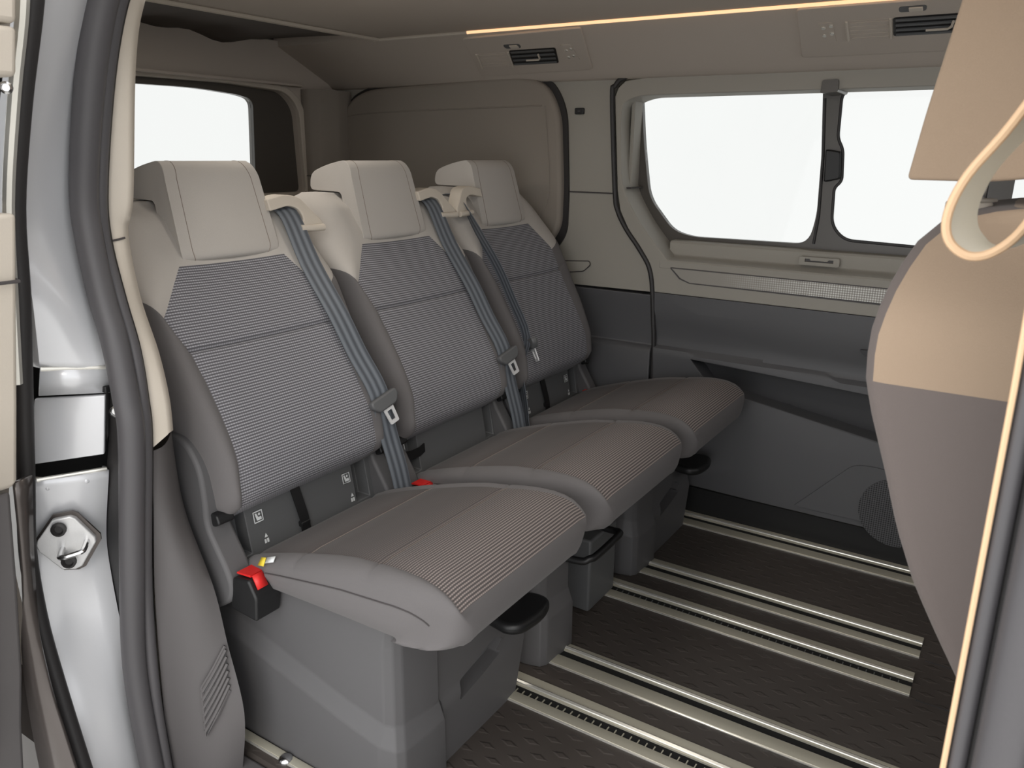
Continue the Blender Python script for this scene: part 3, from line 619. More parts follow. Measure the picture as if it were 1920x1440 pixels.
# ================================================================ air vent consoles on the far header
hd0 = Vector((0, 2.02, 1.43)); hu = Vector((0, .24, -.11)).normalized(); hn = Vector((0, -.11, -.24)).normalized()
def HP(x, s_, h=0): return Vector((x, 0, 0))+hd0+hu*s_+hn*h
def on_header(mb): return mb.moved(lambda p: HP(p.x, p.y, p.z))
def console(label, outline, dark, solid, slant, tabx, switches, sw_box, knob, grp):
    org = HP(*dark[0]); t = thing('vent_console', label, 'air vent', org, grp); of = tuple(org)
    on_header(MB().prism(rpoly(outline, .012), 'Z', -.004, .005)).build('housing', 'liner', t, bevel=.003, off=of)
    (x0, s0), (x1, s1) = dark; d = slant
    def quad(a, b, c, e): return [(a, c), (b, c), (b-d*(e-c), e), (a-d*(e-c), e)]
    on_header(MB().prism(rpoly(quad(x0, x1, s0, s1), .008), 'Z', .004, .0062)).build('outlet_opening', 'black', t, off=of)
    for k in range(4):
        sv = s0+.008+(s1-s0-.016)*k/3
        on_header(MB().box(x0+.006-d*(sv-s0), x1-.006-d*(sv-s0), sv-.003, sv+.003, .006, .0095)).build('slat', 'plastic_dark', t, off=of)
    (a0, b0), (a1, b1) = solid
    q = quad(a0, a1, b0, b1)
    on_header(MB().prism(q, 'Z', .004, .0058)).build('ribbed_cover', 'liner', t, off=of)
    for k in range(5):
        sv = b0+.008+(b1-b0-.016)*k/4
        on_header(MB().box(a0+.006-d*(sv-b0), a1-.004-d*(sv-b0), sv-.0012, sv+.0012, .0055, .007)).build('rib', 'liner', t, off=of)
    on_header(MB().tube([(q[0][0], q[0][1], .006), (q[3][0], q[3][1], .006)], .0035, 6)).build('cover_edge', 'beige', t, off=of)
    on_header(MB().tube([(q[1][0], q[1][1], .006), (q[2][0], q[2][1], .006)], .0035, 6)).build('cover_edge', 'beige', t, off=of)
    on_header(MB().tube([(tabx-.035, s0+.048, .011), (tabx+.008, s0+.046, .012), (tabx+.016, s0+.038, .012), (tabx+.02, s0+.02, .011)], .0028, 6)).build('direction_tab', 'beige', t, off=of)
    on_header(MB().prism(rpoly([(knob[0]-.028, knob[1]-.010), (knob[0]+.028, knob[1]-.010), (knob[0]+.026, knob[1]+.010), (knob[0]-.028, knob[1]+.010)], .008), 'Z', .004, .006)).build('slider_recess', 'plastic_dark', t, off=of)
    on_header(MB().box(knob[0]-.008, knob[0]+.02, knob[1]-.007, knob[1]+.007, .005, .009)).build('slider_knob', 'beige', t, bevel=.003, off=of)
    on_header(MB().prism(rpoly(sw_box, .004), 'Z', .004, .0062)).build('switch_plate', 'liner', t, off=of)
    for (x, s_) in switches:
        for dx in (-.009, .009):
            on_header(MB().prism([(x+dx+.0048*math.cos(k*math.pi/6), s_-dx*.35+.0055*math.sin(k*math.pi/6)) for k in range(12)], 'Z', .005, .009)).build('switch_dot', 'alu_bright', t, bevel=.001, off=of)
    return t
console('taupe roof vent console with open slats above the rear window panel', [(-1.498, .028), (-1.10, .018), (-1.157, .225), (-1.56, .235)], [(-1.376, .100), (-1.219, .178)], [(-1.497, .108), (-1.383, .186)], .35, -1.305, [(-1.181, .112), (-1.190, .146)], [(-1.20, .09), (-1.165, .09), (-1.172, .168), (-1.207, .168)], (-1.352, .080), 'roof vent consoles')
console('taupe roof vent console above the side window, nearest the front seat', [(-.540, .012), (.10, .012), (.10, .215), (-.563, .215)], [(-.340, .068), (-.10, .140)], [(-.438, .070), (-.345, .146)], .06, -.24, [(-.482, .085), (-.484, .116)], [(-.50, .070), (-.468, .070), (-.470, .152), (-.502, .152)], (-.298, .040), 'roof vent consoles')
# ambient light strip
ls = MB().tube([(-1.46, 2.018, 1.4265), (1.0, 2.018, 1.4265)], .0042, 8).build('light_strip', 'glow'); tag(ls, 'warm glowing light line along the edge of the ceiling', 'light')
MB().tube([(-1.82, 2.02, 1.427), (-1.46, 2.02, 1.427)], .006, 8).build('trim_18', 'beige', kind='structure')

# ================================================================ seats
XF = [(.44, -1.165), (.46, -1.135), (.48, -1.117), (.50, -1.112), (.56, -1.122), (.65, -1.160), (.753, -1.212), (.82, -1.250), (.89, -1.306), (.95, -1.343), (1.01, -1.378)]
WI_L = [(.44, .172), (.46, .180), (.50, .190), (.60, .184), (.70, .186), (.75, .192), (.81, .215), (.89, .130), (1.1, .130)]
WI_R = [(.44, .150), (.46, .156), (.50, .160), (.60, .152), (.70, .150), (.75, .152), (.81, .160), (.89, .112), (1.1, .112)]
WO_L = [(.44, .185), (.46, .200), (.50, .214), (.60, .224), (.70, .231), (.82, .236), (.86, .236), (.90, .232), (.94, .223), (.97, .211), (.985, .202), (.995, .190), (1.002, .172)]
WO_R = [(.44, .175), (.46, .186), (.50, .200), (.60, .213), (.70, .222), (.82, .232), (.86, .229), (.90, .212), (.94, .188), (.97, .164), (.985, .150), (.995, .138), (1.002, .12)]
def make_backrest(root, off, m_cover='grey_fabric', m_yoke='fabric', m_ins='knit', zoff=0, xfn=None, th0=.118):
    zs = [.444, .450, .458, .468, .48] + [.50+.0135*k for k in range(0, 19)] + [.7475, .750, .753, .756, .7585] + [.765+.011*k for k in range(0, 4)] + [.805, .81, .815] + [.825+.0125*k for k in range(0, 6)] + [.895, .91, .93, .95, .965, .978, .988, .995, .999, 1.002]
    zs = sorted(set(round(z, 4) for z in zs))
    H = [('i', k/8) for k in range(9)] + [('b', q/8) for q in range(1, 9)] + [('s', .55), ('s', .8), ('k', 1), ('k', .55), ('k', 0)]
    ring = [(1, i) for i in range(len(H))] + [(-1, i) for i in range(len(H)-2, 0, -1)]
    pos = []; uv = []; arc = 0
    for r, z0 in enumerate(zs):
        cap = smooth01((z0-.440)/.05)*.55+.45
        cap *= 1-.5*smooth01((z0-.972)/.03)
        th = th0*cap; row = []
        x0 = lerp_tab(XF, z0)
        if r: arc += math.hypot(z0-zs[r-1], x0-lerp_tab(XF, zs[r-1]))
        nz = .455*(1-smooth01((z0-.85)/.13)); nx = math.sqrt(1-nz*nz)
        lumbar = .008*math.exp(-((z0-.58)/.09)**2)
        base_dd = -(th0-th)*.4
        for sg, i in ring:
            kd, t = H[i]; shift = 0; slant = smooth01((z0-.52)/.15)*(1-smooth01((z0-.88)/.12))
            wi, wo = (lerp_tab(WI_R, z0), lerp_tab(WO_R, z0)) if sg > 0 else (lerp_tab(WI_L, z0), lerp_tab(WO_L, z0))
            wi = min(wi, wo*.97)
            if i == 0 or i == len(H)-1: wi = wo = .2
            if kd == 'i':
                y = wi*t; dd = .012*t**2.5+lumbar
                if abs(z0-.753) < .002: dd -= .007
                elif abs(z0-.753) < .0035: dd -= .003
                if t == 1: dd -= .003
            elif kd == 'b':
                a = t*math.pi/2; y = wi+(wo-wi)*math.sin(a)**.9
                dd = .012+lumbar*(1-t)+.012*math.sin(t*math.pi)-.05*(1-math.cos(a))
                shift = .055*t*slant
                if abs(z0-.81) < .001: dd -= .002
            elif kd == 's':
                y = wo; dd = -th0*t+.0; shift = .055*slant
            else:
                y = (wo-.012)*t; dd = -th0; shift = .055*slant
            dd = base_dd+dd*cap if dd < 0 else base_dd+dd*max(cap, .3)
            row.append((lerp_tab(XF, z0+shift)+dd*nx, sg*y, z0+shift+dd*nz*1.0)); uv.append((sg*y, arc))
        pos.append(row)
    n = len(ring); parts = {'cover': [], 'yoke': [], 'ins': []}
    for r in range(len(zs)-1):
        zm = (zs[r]+zs[r+1])/2
        for j in range(n):
            k = (j+1) % n; ins = ring[j][1] <= 8 and ring[k][1] <= 8
            lab = ('ins' if zm < .8885 and zm > .452 else ('yoke' if zm >= .8885 else 'cover')) if ins else ('yoke' if zm >= .81 else 'cover')
            parts[lab].append((r*n+j, r*n+k, (r+1)*n+k, (r+1)*n+j))
    allv = [p for row in pos for p in row]
    parts['cover'].append(tuple(range(n))); parts['yoke'].append(tuple((len(zs)-1)*n+j for j in range(n)))
    for lab, nm, m in (('cover', 'backrest', m_cover), ('yoke', 'shoulder_panel', m_yoke), ('ins', 'backrest_insert', m_ins)):
        used = sorted(set(i for f in parts[lab] for i in f)); mp = {i: q for q, i in enumerate(used)}
        s = MB(); s.v = [allv[i] for i in used]; s.f = [tuple(mp[i] for i in f) for f in parts[lab]]; s.uv = [uv[i] for i in used]
        s.build(nm, m, root, angle=75, off=off)
    return pos, zs, ring
CP = [(-1.130, .345), (-1.127, .362), (-1.112, .378), (-1.085, .391), (-1.04, .407), (-1.0, .420), (-.968, .4300), (-.962, .4275), (-.956, .4330), (-.92, .4430), (-.88, .4540), (-.84, .4635), (-.795, .470), (-.788, .467), (-.781, .4725), (-.75, .477), (-.72, .480), (-.69, .4805), (-.665, .478), (-.645, .472), (-.630, .463), (-.620, .4535), (-.6165, .449), (-.6115, .436), (-.610, .420), (-.612, .402), (-.619, .386), (-.632, .374), (-.652, .367), (-.690, .361), (-.735, .358)]
CWI = [(-1.135, .150), (-1.1, .160), (-1.0, .166), (-.9, .170), (-.8, .178), (-.7, .190), (-.64, .196), (-.6, .196)]
CWO = [(-1.135, .172), (-1.11, .188), (-1.05, .200), (-.9, .212), (-.75, .218), (-.68, .218), (-.64, .214), (-.61, .205)]
def make_cushion(root, off):
    H = [('i', k/8) for k in range(9)] + [('r', q/7) for q in range(1, 8)] + [('s', .5), ('s', .55), ('s', .75), ('s', .92), ('u', 1), ('u', 0)]
    ring = [(1, i) for i in range(len(H))] + [(-1, i) for i in range(len(H)-2, 0, -1)]; n = len(ring)
    pos = []; uv = []; arc = 0; seam_rows = []; nose = next(i for i, p in enumerate(CP) if p[0] == -.6165)
    for r, (x, z) in enumerate(CP):
        if r: arc += math.hypot(x-CP[r-1][0], z-CP[r-1][1])
        wi, wo = lerp_tab(CWI, x), lerp_tab(CWO, x)
        if r > nose: wo -= .012*smooth01((r-nose)/7); wi = wo-.012-.02*smooth01((r-nose)/3)
        cx = min(max(x, -1.10), -.745) if r <= nose else -.745; cz = lerp_tab([(-1.1, .338), (-.9, .354), (-.7, .362)], cx)
        wc = lerp_tab(CWO, cx)-.008
        row = []
        for sg, i in ring:
            kd, t = H[i]
            if kd == 'i': y = wi*t; d = .0; dz = -.004*(1-(t)**2)*smooth01((x+1.1)/.2)*0+(-.0025 if t == 1 else 0)
            elif kd == 'r': a = t*math.pi/2; y = wi+(wo-wi)*math.sin(a); d = .26*(1-math.cos(a)); dz = .003*math.sin(t*math.pi)
            elif kd == 's': y = wo+(wc-wo)*max(0, (t-.5)/.45)+(.003 if t == .55 else 0); d = .26+(1-.26)*(t-.35)/.65 if t > .5 else .40; d = min(d, .95); dz = 0
            else: y = (wc-.02)*t; d = 1.0; dz = 0
            row.append((x+(cx-x)*d, sg*y, z+(cz-z)*d+dz)); uv.append((sg*y, arc))
        pos.append(row)
    parts = {'c': [], 'i': []}
    for r in range(len(CP)-1):
        for j in range(n):
            k = (j+1) % n; ins = ring[j][1] <= 8 and ring[k][1] <= 8 and r < nose and r >= 1
            parts['i' if ins else 'c'].append((r*n+j, r*n+k, (r+1)*n+k, (r+1)*n+j))
    parts['c'].append(tuple(range(n))); parts['c'].append(tuple((len(CP)-1)*n+j for j in range(n)))
    allv = [p for row in pos for p in row]
    for lab, nm, m in (('c', 'cushion', 'grey_fabric'), ('i', 'cushion_insert', 'knit_seat')):
        used = sorted(set(i for f in parts[lab] for i in f)); mp = {i: q for q, i in enumerate(used)}
        s = MB(); s.v = [allv[i] for i in used]; s.f = [tuple(mp[i] for i in f) for f in parts[lab]]; s.uv = [uv[i] for i in used]
        s.build(nm, m, root, angle=75, off=off)
    s = MB()
    for gx in (-.962, -.788):
        r = next(i for i, p in enumerate(CP) if p[0] == gx)
        for dr in (1,):
            pts = [Vector(pos[r+dr][j]) for j in range(n) if ring[j][1] <= 8]
            pts.sort(key=lambda p: p.y); s.tube([p+Vector((0, 0, .0003)) for p in pts], .0007, 5)
    s.build('stitching', 'thread', root, off=off)
    for sg in (1, -1):
        j = next(q for q in range(n) if ring[q] == (sg, 16))
        MB().tube([Vector(pos[r][j])+Vector((0, sg*.0008, 0)) for r in range(4, len(CP)-8) if all(abs(CP[r][0]-gx) > .008 for gx in (-.962, -.788))], .0013, 6).build('piping', 'seam', root, off=off)
def make_headrest(root, off, name='headrest', m='fabric', shift=(0, 0), wb=.113, wt=.101, posts=False):
    prof = rpoly([(-1.292, .893), (-1.345, 1.082), (-1.425, 1.064), (-1.470, 1.046), (-1.470, 1.006), (-1.368, 1.004), (-1.340, .895)], [.045, .05, .03, .022, .016, .012, .022], 8)
    def hw(z): return lerp_tab([(.89, .106), (.905, .113), (.93, .118), (.96, .119), (1.0, .115), (1.04, .109), (1.07, .102), (1.09, .094)], z)
    s = MB(); rings = []
    cx, cz = -1.37, 1.02
    for q in (-1, -.985, -.95, -.6, 0, .6, .95, .985, 1):
        sc = {1: .972, .985: .988}.get(abs(q), 1.0)
        rings.append([(p[0]-.006*q*q*(1 if p[0] > -1.36 else 0), -.006+q*hw(p[1]), p[1]) for p in prof])
    s.loft(rings); o = s.build(name, m, root, bevel=.030, seg=6, angle=40, off=off)
    # seams along both side edges
    for sg in (1, -1):
        MB().tube([(p[0]-.0035, -.006+sg*(hw(p[1])-.024), p[1]) for p in prof[0:18]], .0007, 5).build('seam', 'thread', o, off=off)
    return o

def make_seat(name, label, yc, left_cover=True, front_cover=True, belt_side=1, strap_mid=True):
    org = (-.95, yc, 0); off = (-.95, 0, 0)
    root = thing(name, label, 'seat', org, 'rear row seats')
    make_backrest(root, off); make_cushion(root, off); make_headrest(root, off)
    # hinge covers both sides
    hp = rpoly([(-1.31, .24), (-1.325, .45), (-1.295, .565), (-1.24, .615), (-1.185, .612), (-1.148, .565), (-1.142, .50), (-1.144, .455), (-1.10, .385), (-1.088, .355), (-1.095, .322), (-1.13, .298), (-1.24, .24)], [.02, .04, .05, .05, .05, .05, .04, .03, .03, .02, .02, .02, .02], 6)
    for sg in (-1, 1):
        a, b = (-.237, -.186) if sg < 0 else (.188, .230)
        h = MB().prism(hp, 'Y', a, b).build('hinge_cover', 'plastic', root, bevel=.007, seg=3, off=off)
        hk = MB().prism(rpoly([(-1.165, .480), (-1.128, .476), (-1.122, .460), (-1.138, .452), (-1.165, .458)], .005), 'Y', sg*.213-.013, sg*.213+.022 if sg < 0 else .226).build('belt_hook', 'black', h, bevel=.004, off=off)
    # anchor panel under the backrest
    tilt = lambda y, z, d: (-1.147+(z-.41)*-.18-d, y, z)
    if front_cover: us = [-.205, -.192, -.148, .135, .175, .188]; holes = {(1, 1), (3, 1)}
    else: us = [-.205, -.165, -.125, .148, .182, .19]; holes = {(1, 1), (3, 1)}
    ap = MB().cells(us, [.34, .366, .452, .466], holes, .035, tilt).build('anchor_panel', 'plastic_dark', root, bevel=.002, off=off)
    if front_cover and strap_mid:
        ribbon([tilt(-.028, .463, -.004), tilt(-.025, .43, -.007), tilt(-.02, .395, -.008), tilt(-.018, .362, -.006)], (0, 1, 0), .022, .003).build('pull_strap', 'black', root, off=off)
        MB().box(-1.152, -1.132, -.030, -.006, .372, .384).build('strap_loop', 'black', root, bevel=.003, off=off)
    if not front_cover:
        ribbon([tilt(-.188, .418, -.005), tilt(-.16, .414, -.008), tilt(-.13, .414, -.008), tilt(-.108, .417, -.005)], (0, 0, 1), .022, .003).build('pull_strap', 'black', root, off=off)
    # printed symbols
    def symbol(y, z, big):
        if big:
            MB().cells([y-.011, y-.0085, y+.0085, y+.011], [z-.011, z-.0085, z+.0085, z+.011], {}, .001, lambda a, b, d: tilt(a, b, d-.0016)).build('child_seat_symbol', 'plastic_dark', root, off=off)
            fr = MB()
            for (a0, a1, b0, b1) in ((-.011, .011, .009, .011), (-.011, .011, -.011, -.009), (-.011, -.009, -.011, .011), (.009, .011, -.011, .011)):
                fr.add([tilt(y+a, z+b, -.0035) for a, b in ((a0, b0), (a1, b0), (a1, b1), (a0, b1))], [(0, 1, 2, 3)])
            fr.add([tilt(y+a, z+b, -.0035) for a, b in ((-.007, .007), (-.003, .007), (.0, -.001), (.007, -.001), (.007, -.007), (-.004, -.007))], [(0, 1, 2, 3, 4, 5)])
            fr.add([tilt(y+.003+.0028*math.cos(k), z+.004+.0028*math.sin(k), -.0035) for k in (0, 1, 2, 3, 4, 5)], [tuple(range(6))])
            fr.build('symbol_print', 'white', root, off=off)
        else:
            fr = MB()
            fr.add([tilt(y+a, z+b, -.002) for a, b in ((-.004, .002), (.004, .002), (0, .010))], [(0, 1, 2)])
            for k in (0, 1):
                fr.add([tilt(y+a, z+b, -.002) for a, b in ((-.0055+k*.006, -.009), (-.001+k*.006, -.009), (-.001+k*.006, -.001), (-.0055+k*.006, -.001))], [(0, 1, 2, 3)])
            fr.build('symbol_print', 'white', root, off=off)
    if front_cover:
        symbol(-.122, .430, True); symbol(-.112, .383, False); symbol(.112, .427, True); symbol(.122, .381, False)
    else:
        symbol(-.185, .433, True); symbol(-.170, .385, False)
    # ---- base
    def zc(x, hi): t = (x+1.24)/.46; a, b = (.262, .148) if hi else (.222, .112); return a+(b-a)*t
    plan = [(-1.26, -.165), (-1.15, -.168), (-1.0, -.170), (-.88, -.170), (-.80, -.167), (-.787, -.160), (-.780, -.148), (-.774, -.10), (-.772, -.066), (-.80, -.06)]
    rows = []
    for kind in ('b', 'l', 'h', 'm', 't'):
        row = []
        for (x, y) in plan:
            z = {'b': .0, 'l': zc(x, 0), 'h': zc(x, 1), 'm': .30, 't': .352}[kind]
            o_ = {'b': .016, 'l': .014, 'h': 0, 'm': -.002, 't': -.010}[kind]
            row.append((x+(o_ if x > -.79 else 0), y-(o_ if y < -.1 else 0), z))
        rows.append(row)
    MB().loft(rows, closed=False).build('side_cover', 'plastic', root, bevel=.003, solid=-.008, angle=11, off=off)
    if front_cover:
        fx = lambda z: -.765-.010*smooth01((z-.12)/.03)-.014*max(0, (z-.15)/.2)
        fr = MB().plate([(-.052, .0), (.195, .0), (.232, .14), (.232, .31), (-.054, .31), (-.060, .15), (-.051, .135)], [rpoly([(.0, .106), (.008, .140), (.135, .165), (.150, .155), (.140, .130)], .006)], 'X', 0, -1)
        bmx = bmesh.new(); vv = [bmx.verts.new(p) for p in fr.v]
        for f in fr.f:
            try: bmx.faces.new([vv[i] for i in f])
            except ValueError: pass
        for q in (.05, .11, .12, .13, .14, .15, .2, .26): bmesh.ops.bisect_plane(bmx, geom=bmx.verts[:]+bmx.edges[:]+bmx.faces[:], plane_co=(0, 0, q), plane_no=(0, 0, 1))
        bmx.verts.index_update(); f2 = MB(); f2.v = [((fx(v.co.z) if v.co.x > -.5 else -.80), v.co.y, v.co.z) for v in bmx.verts]; f2.f = [tuple(v.index for v in f.verts) for f in bmx.faces]; bmx.free()
        fc = f2.build('front_cover', 'plastic', root, angle=22, off=off)
        MB().box(-.806, -.796, -.02, .17, .09, .18).build('grip_recess', 'plastic_dark', fc, off=off)
        MB().prism([(.128, .142), (.150, .156), (.143, .130)], 'X', -.792, -.770).build('recess_tab', 'plastic', fc, off=off)  # triangle shaped after the light catching in the recess
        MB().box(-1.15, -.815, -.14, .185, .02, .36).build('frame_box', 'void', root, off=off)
        MB().prism([(-.80, .0), (-1.16, .0), (-1.16, .32), (-.80, .31)], 'Y', .186, .196).build('right_side_cover', 'plastic_dark', root, off=off)
    else:
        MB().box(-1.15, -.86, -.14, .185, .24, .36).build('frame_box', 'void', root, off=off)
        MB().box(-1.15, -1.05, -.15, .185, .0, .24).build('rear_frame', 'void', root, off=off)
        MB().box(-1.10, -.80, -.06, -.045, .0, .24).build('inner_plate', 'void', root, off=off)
        br = MB().box(-.93, -.775, .066, .21, .006, .20).build('foot_bracket', 'plastic_dark', root, bevel=.006, off=off)
        bolt_y = .066; MB().prism([(-.85+.008*math.cos(k*math.pi/6), .06+.008*math.sin(k*math.pi/6)) for k in range(12)], 'Y', .060, .068).build('bolt', 'rubber_black', br, off=off)
        MB().tube(smooth_path([(-.90, -.10, .235), (-.74, -.085, .230), (-.708, -.075, .238), (-.70, -.05, .240), (-.70, .05, .243), (-.708, .072, .243), (-.74, .08, .238), (-.90, .085, .245)], 5), .0085, 10).build('adjust_bar', 'black', root, off=off)
    if front_cover:
        pd = rpoly([(-.80, .11), (-.80, .20), (-.745, .237), (-.705, .232), (-.690, .18), (-.70, .115), (-.725, .095)], [.01, .01, .02, .03, .04, .03, .02], 6)
        rl = MB().prism(pd, 'Z', .205, .230).build('release_lever', 'black', root, bevel=.010, seg=4, off=off)
    # buckle stalk at left, with red button
    for sg, yy, xx, zz in ((-1, -.206, -1.070, .336),) if belt_side > 0 else ((1, .19, -1.10, .335),):
        bx = MB().prism(rpoly([(xx-.032, zz-.03), (xx+.036, zz-.035), (xx+.040, zz+.01), (xx+.022, zz+.042), (xx-.02, zz+.036)], .006), 'Y', yy-.027, yy+.027)
        bo = bx.build('buckle', 'black', root, bevel=.005, off=off)
        a = Vector((xx+.041, yy, zz+.012)); b = Vector((xx+.022, yy, zz+.044)); nn = Vector((.042-.0, 0, .03)).normalized()
        MB().add([Vector((xx-.018, yy+q, zz+.040)) + Vector((0, 0, h)) for q in (-.018, .018) for h in (0, .003)] + [Vector((xx+.018, yy+q, zz+.043+h)) for q in (-.018, .018) for h in (0, .004)], [(0, 1, 5, 4), (2, 6, 7, 3), (1, 3, 7, 5), (0, 2, 3, 1), (4, 5, 7, 6)]).build('red_button', 'red', bo, off=off)
        MB().add([Vector((xx+.021, yy+q, zz+.047)) for q in (-.018, .004)] + [Vector((xx+.034, yy+q, zz+.024)) for q in (-.018, .004)], [(0, 1, 3, 2)]).build('red_button', 'red', bo, solid=.003, off=off)
    # small second buckle seen as a red dot for the neighbour
    # ---- seat belt
    S = belt_side
    if S > 0:
        X = lambda z, d=.030: lerp_tab(XF, z)+d
        path = [(-1.405, .125, .935), (-1.375, .135, .975), (-1.338, .145, .982), (-1.308, .15, .960), (X(.87), .152, .87), (X(.77), .157, .77), (X(.69), .166, .69), (X(.61, .034), .180, .61), (-1.096, .192, .52), (-1.078, .204, .43), (-1.068, .211, .355), (-1.066, .211, .32)]
        wv = [(.1, 1, .05)]*4+[(.18, 1, .12)]*2+[(.15, 1, .15)]*2+[(.1, 1, .15)]*4
        bw = .048
    else:
        X = lambda z, d=.036: lerp_tab(XF, z)+d
        path = [(-1.405, -.175, .965), (-1.372, -.182, .985), (-1.325, -.187, .965), (X(.89), -.190, .89), (X(.80), -.190, .80), (X(.72), -.188, .72), (X(.62), -.185, .62), (-1.128, -.188, .53), (-1.108, -.196, .44), (-1.092, -.205, .36), (-1.085, -.208, .32)]
        wv = [(.1, -1, 0)]*2+[(.9, -1, .2)]+[(1, -.55, .4)]*4+[(1, -.7, .35)]*4
        bw = .046
    pp = smooth_path(path, 4); ww = []
    for i in range(len(pp)):
        f = i/4; a = int(min(f, len(path)-2)); ww.append(Vector(wv[a]).lerp(Vector(wv[a+1]), f-a))
    bl = ribbon(pp, [tuple(v) for v in ww], bw, .0018, nx=8).build('seat_belt', 'belt', root, off=off, angle=50)
    # tongue: plastic grip and steel latch
    if S > 0: tp, dirv, wd = Vector((lerp_tab(XF, .595)+.036, .182, .595)), Vector((.03, .022, -.085)).normalized(), Vector((.12, 1, .18)).normalized()
    else: tp, dirv, wd = Vector((lerp_tab(XF, .605)+.038, -.185, .605)), Vector((.04, -.0, -.085)).normalized(), Vector((.8, -.6, .3)).normalized()
    wd = (wd-dirv*wd.dot(dirv)).normalized(); nn = dirv.cross(wd)
    if nn.x < 0: nn = -nn
    def TP(a, b, c): return tp+wd*a+dirv*b+nn*c
    half = rpoly([(-.036, -.008), (.036, -.008), (.038, .006), (.024, .022), (-.024, .022), (-.038, .006)], .007)
    s = MB(); k = len(half); s.add([TP(a, b, .012) for a, b in half]+[TP(a, b, -.004) for a, b in half], [tuple(range(k)), tuple(range(k, 2*k))[::-1]]+[(i, (i+1) % k, (i+1) % k+k, i+k) for i in range(k)])
    tg = s.build('tongue_grip', 'plastic_dark', bl, bevel=.004, off=off)
    fr = MB().plate(rpoly([(-.014, .018), (.014, .018), (.012, .058), (-.012, .058)], .004), [rpoly([(-.007, .028), (.007, .028), (.006, .050), (-.006, .050)], .002)], 'Z', .001, .004)
    fr.moved(lambda p: TP(p.x, p.y, p.z+.003)).build('steel_latch', 'steel', tg, off=off)
    # shoulder guide: plastic loop
    g = rpoly([(.098, 1.000), (.150, 1.009), (.186, 1.001), (.206, .976), (.231, .951), (.231, .938), (.168, .938), (.170, .950), (.182, .957), (.176, .977), (.152, .986), (.098, .977)], [.0, .02, .02, .02, .006, .005, .004, .006, .008, .012, .014, 0], 4)
    g = g if S > 0 else [(-y-.010, z) for y, z in g]
    gm = MB().prism(g, 'X', -.022, .016).moved(lambda p: Vector((p.x-1.333+(1.0-p.z)*.35, p.y, p.z)))
    bg_ = gm.build('belt_guide', 'beige', root, bevel=.004, off=off)
    e = [(-1.292, .226, .938), (-1.294, .195, .938), (-1.297, .165, .939)]
    e = [(x, y*S, z) for x, y, z in e] if S > 0 else [(x, -y-.012, z) for x, y, z in e]
    MB().tube(e, .0075, 10).build('guide_lip', 'beige', bg_, off=off)
    return root, org, off

r1, o1, f1 = make_seat('rear_seat', 'grey and beige seat nearest the open door, its plastic side cover in view', 1.03)
r2, o2, f2_ = make_seat('rear_seat', 'middle grey and beige seat of three, black bar under its cushion', 1.51, front_cover=False)
r3, o3, f3 = make_seat('rear_seat', 'grey and beige seat farthest from the door, beside the slate side wall', 1.99, belt_side=-1)
# care label in the corner of the near cushion
MB().add([(-1.052, -.206, .395), (-1.036, -.207, .398), (-1.036, -.200, .412), (-1.050, -.198, .408)], [(0, 1, 2, 3)]).build('care_label', 'yellow', r1, solid=.001, off=f1)
MB().add([(-1.036, -.204, .403), (-1.014, -.204, .412), (-1.018, -.195, .418), (-1.036, -.198, .412)], [(0, 1, 2, 3)]).build('care_label', 'white', r1, solid=.001, off=f1)
# black hook on the wall behind the far seat
hk = MB().tube([(-1.21, 2.262, .462), (-1.165, 2.255, .464), (-1.150, 2.25, .458), (-1.150, 2.25, .446), (-1.165, 2.255, .442), (-1.185, 2.262, .444)], .006, 8).build('belt_hook', 'black'); tag(hk, 'black belt hook on the slate side wall beside the far seat', 'hook')

# ================================================================ front seat at the right edge
fs = thing('front_seat', 'beige and grey seat at the right edge, seen from its side', 'seat', (.15, 1.03, 0)); fo = (.15, 0, 0)
FZ = [(.42, .10), (.50, .060), (.596, .010), (.65, -.022), (.695, -.047), (.75, -.070), (.80, -.086), (.86, -.107), (.893, -.1165), (.932, -.119), (.974, -.112), (1.0, -.104), (1.024, -.094), (1.04, -.078), (1.05, -.055), (1.056, -.02)]
def fs_ring(z, xr, w, inset):
    xf = xr+.19 if z < .95 else xr+.19-(z-.95)*.9
    xf = max(xf, xr+.05)
    return [(xr+.035, w-.0, z), (xr+.012, w-.010, z), (xr, w-.035, z), (xr-.002, 0, z), (xr, -w+.035, z), (xr+.003, -w+.012, z), (xr+.011, -w+.002, z), (xr+.022, -w, z), (xf-.05, -w, z), (xf-.01, -w+.015, z), (xf+.01, -w+.05, z), (xf-.01, 0, z), (xf+.01, w-.05, z), (xf-.01, w-.015, z), (xf-.05, w, z)]
zr = [.42+.02*k for k in range(32)]+[1.046, 1.052, 1.056]
def fs_loft(z0, z1, name, m, mask=None):
    rows = []
    zz = [z for z in zr if z0 <= z <= z1]; zz = ([z0]+zz if zz[0] > z0 else zz); zz = zz+[z1] if zz[-1] < z1 else zz
    for z in zz:
        w = .23-.0-.09*smooth01((z-.93)/.13)**1.5; rows.append(fs_ring(z, lerp_tab(FZ, z), w, 0))
    return rows
def split_rows(rows, cols, name, m):
    s = MB(); n = len(rows[0]); vs = [p for r in rows for p in r]; fs_ = []
    for i in range(len(rows)-1):
        for j in cols: k = (j+1) % n; fs_.append((i*n+j, i*n+k, (i+1)*n+k, (i+1)*n+j))
    used = sorted(set(i for f in fs_ for i in f)); mp = {i: q for q, i in enumerate(used)}
    s.v = [vs[i] for i in used]; s.f = [tuple(mp[i] for i in f) for f in fs_]
    return s
up = fs_loft(.895, 1.056, '', ''); lo_ = fs_loft(.42, .895, '', '')
side = [6, 7, 8, 9]; rest_back = [14, 0, 1, 2, 3, 4, 5, 6]; frontc = [10, 11, 12, 13]
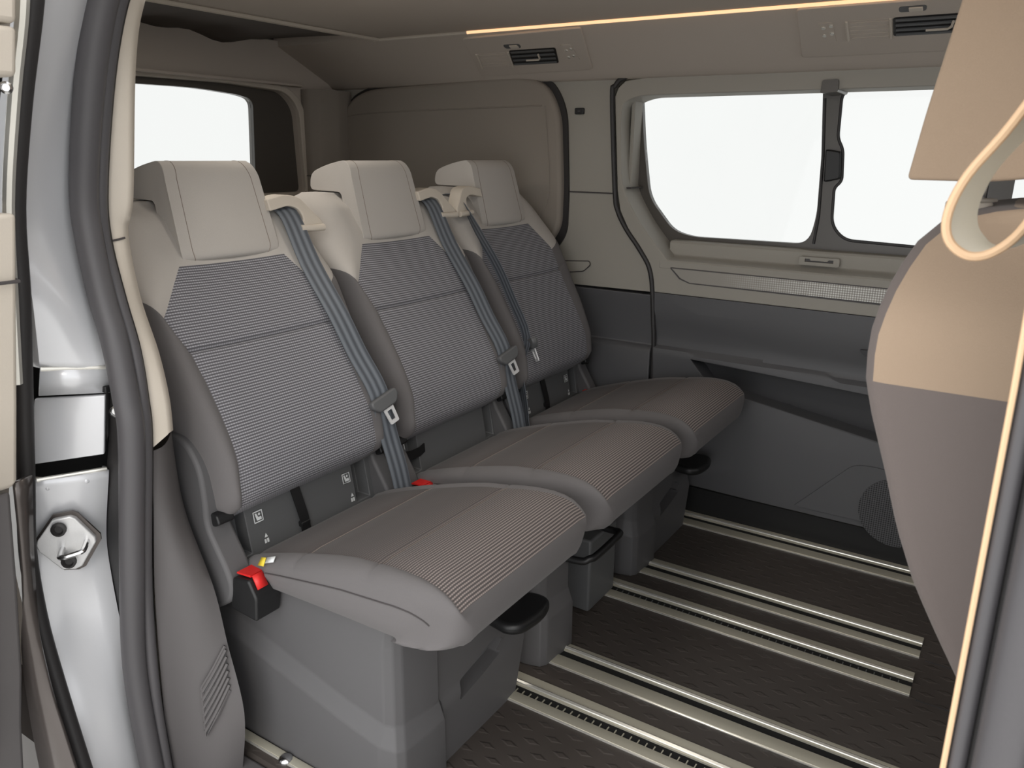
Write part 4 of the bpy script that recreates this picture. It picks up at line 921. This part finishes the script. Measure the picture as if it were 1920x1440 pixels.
s = split_rows(up, side+frontc+[14, 0, 1], '', ''); n_ = len(up[-1]); s.add(up[-1], [tuple(range(n_))])
s.build('shoulder_panel', 'fabric_front', fs, angle=60, off=fo)
split_rows(up, [2, 3, 4, 5], '', '').build('rear_cover', 'grey_fabric_front', fs, angle=60, off=fo)
s = split_rows(lo_, list(range(15)), '', ''); s.add(lo_[0], [tuple(range(15))]); s.build('backrest', 'grey_fabric_front', fs, angle=60, off=fo)
for r in []: pass
MB().loft([[(.02+(.50 if k in (1, 2) else 0)*1.0+.0, y*wv_, z) for k, y in enumerate((-1, -1, 1, 1))] for z, wv_ in ((.36, .20), (.40, .215), (.45, .215), (.475, .19))]).build('cushion', 'grey_fabric_front', fs, bevel=.03, seg=4, off=fo)
MB().box(.08, .46, -.17, .17, .03, .37).build('seat_base', 'plastic_dark', fs, bevel=.015, off=fo)
MB().box(-.02, .10, -.20, .19, .0, .10).build('foot_cover', 'black', fs, bevel=.02, seg=4, off=fo)
hpf = rpoly([(-.116, 1.078), (-.108, 1.14), (-.088, 1.262), (-.06, 1.285), (.02, 1.29), (.05, 1.26), (.075, 1.12), (.06, 1.092), (-.04, 1.078)], [.006, .02, .015, .02, .03, .03, .03, .02, .02], 5)
MB().prism(hpf, 'Y', -.118, .118).build('headrest', 'fabric_front', fs, bevel=.012, seg=4, off=fo)
for y in (-.05, .05):
    MB().tube([(-.062, y, 1.02), (-.056, y, 1.10)], .006, 10).build('headrest_post', 'chrome', fs, off=fo)
    MB().prism([( -.062+.022*math.cos(k*math.pi/8), y+.014*math.sin(k*math.pi/8)) for k in range(16)], 'Z', 1.035, 1.056).build('post_collar', 'beige', fs, bevel=.002, off=fo)
# strap loop hanging by the front seat
sp_ = [(.075, .70, 1.42), (.04, .70, 1.30), (.0, .70, 1.18), (-.025, .70, 1.125), (-.048, .70, 1.088), (-.057, .70, 1.06), (-.054, .70, 1.04), (-.040, .70, 1.029), (-.024, .70, 1.032), (-.008, .70, 1.049), (.004, .70, 1.08), (.012, .70, 1.12), (.03, .70, 1.22), (.06, .70, 1.42)]
pp = smooth_path(sp_, 5)
sl = thing('strap_loop', 'pale looped strap with peach edge hanging beside the front seat headrest', 'strap', (.07, .71, 1.40)); slo = (.07, .71, 1.40)
ribbon([p+Vector((.009, .018, .004)) for p in pp], (.50, 1, .15), .036, .0022).build('strap_band', 'strap', sl, off=slo, angle=60)
MB().tube(pp, .0035, 8).build('strap_edge', 'strap_edge', sl, off=slo)
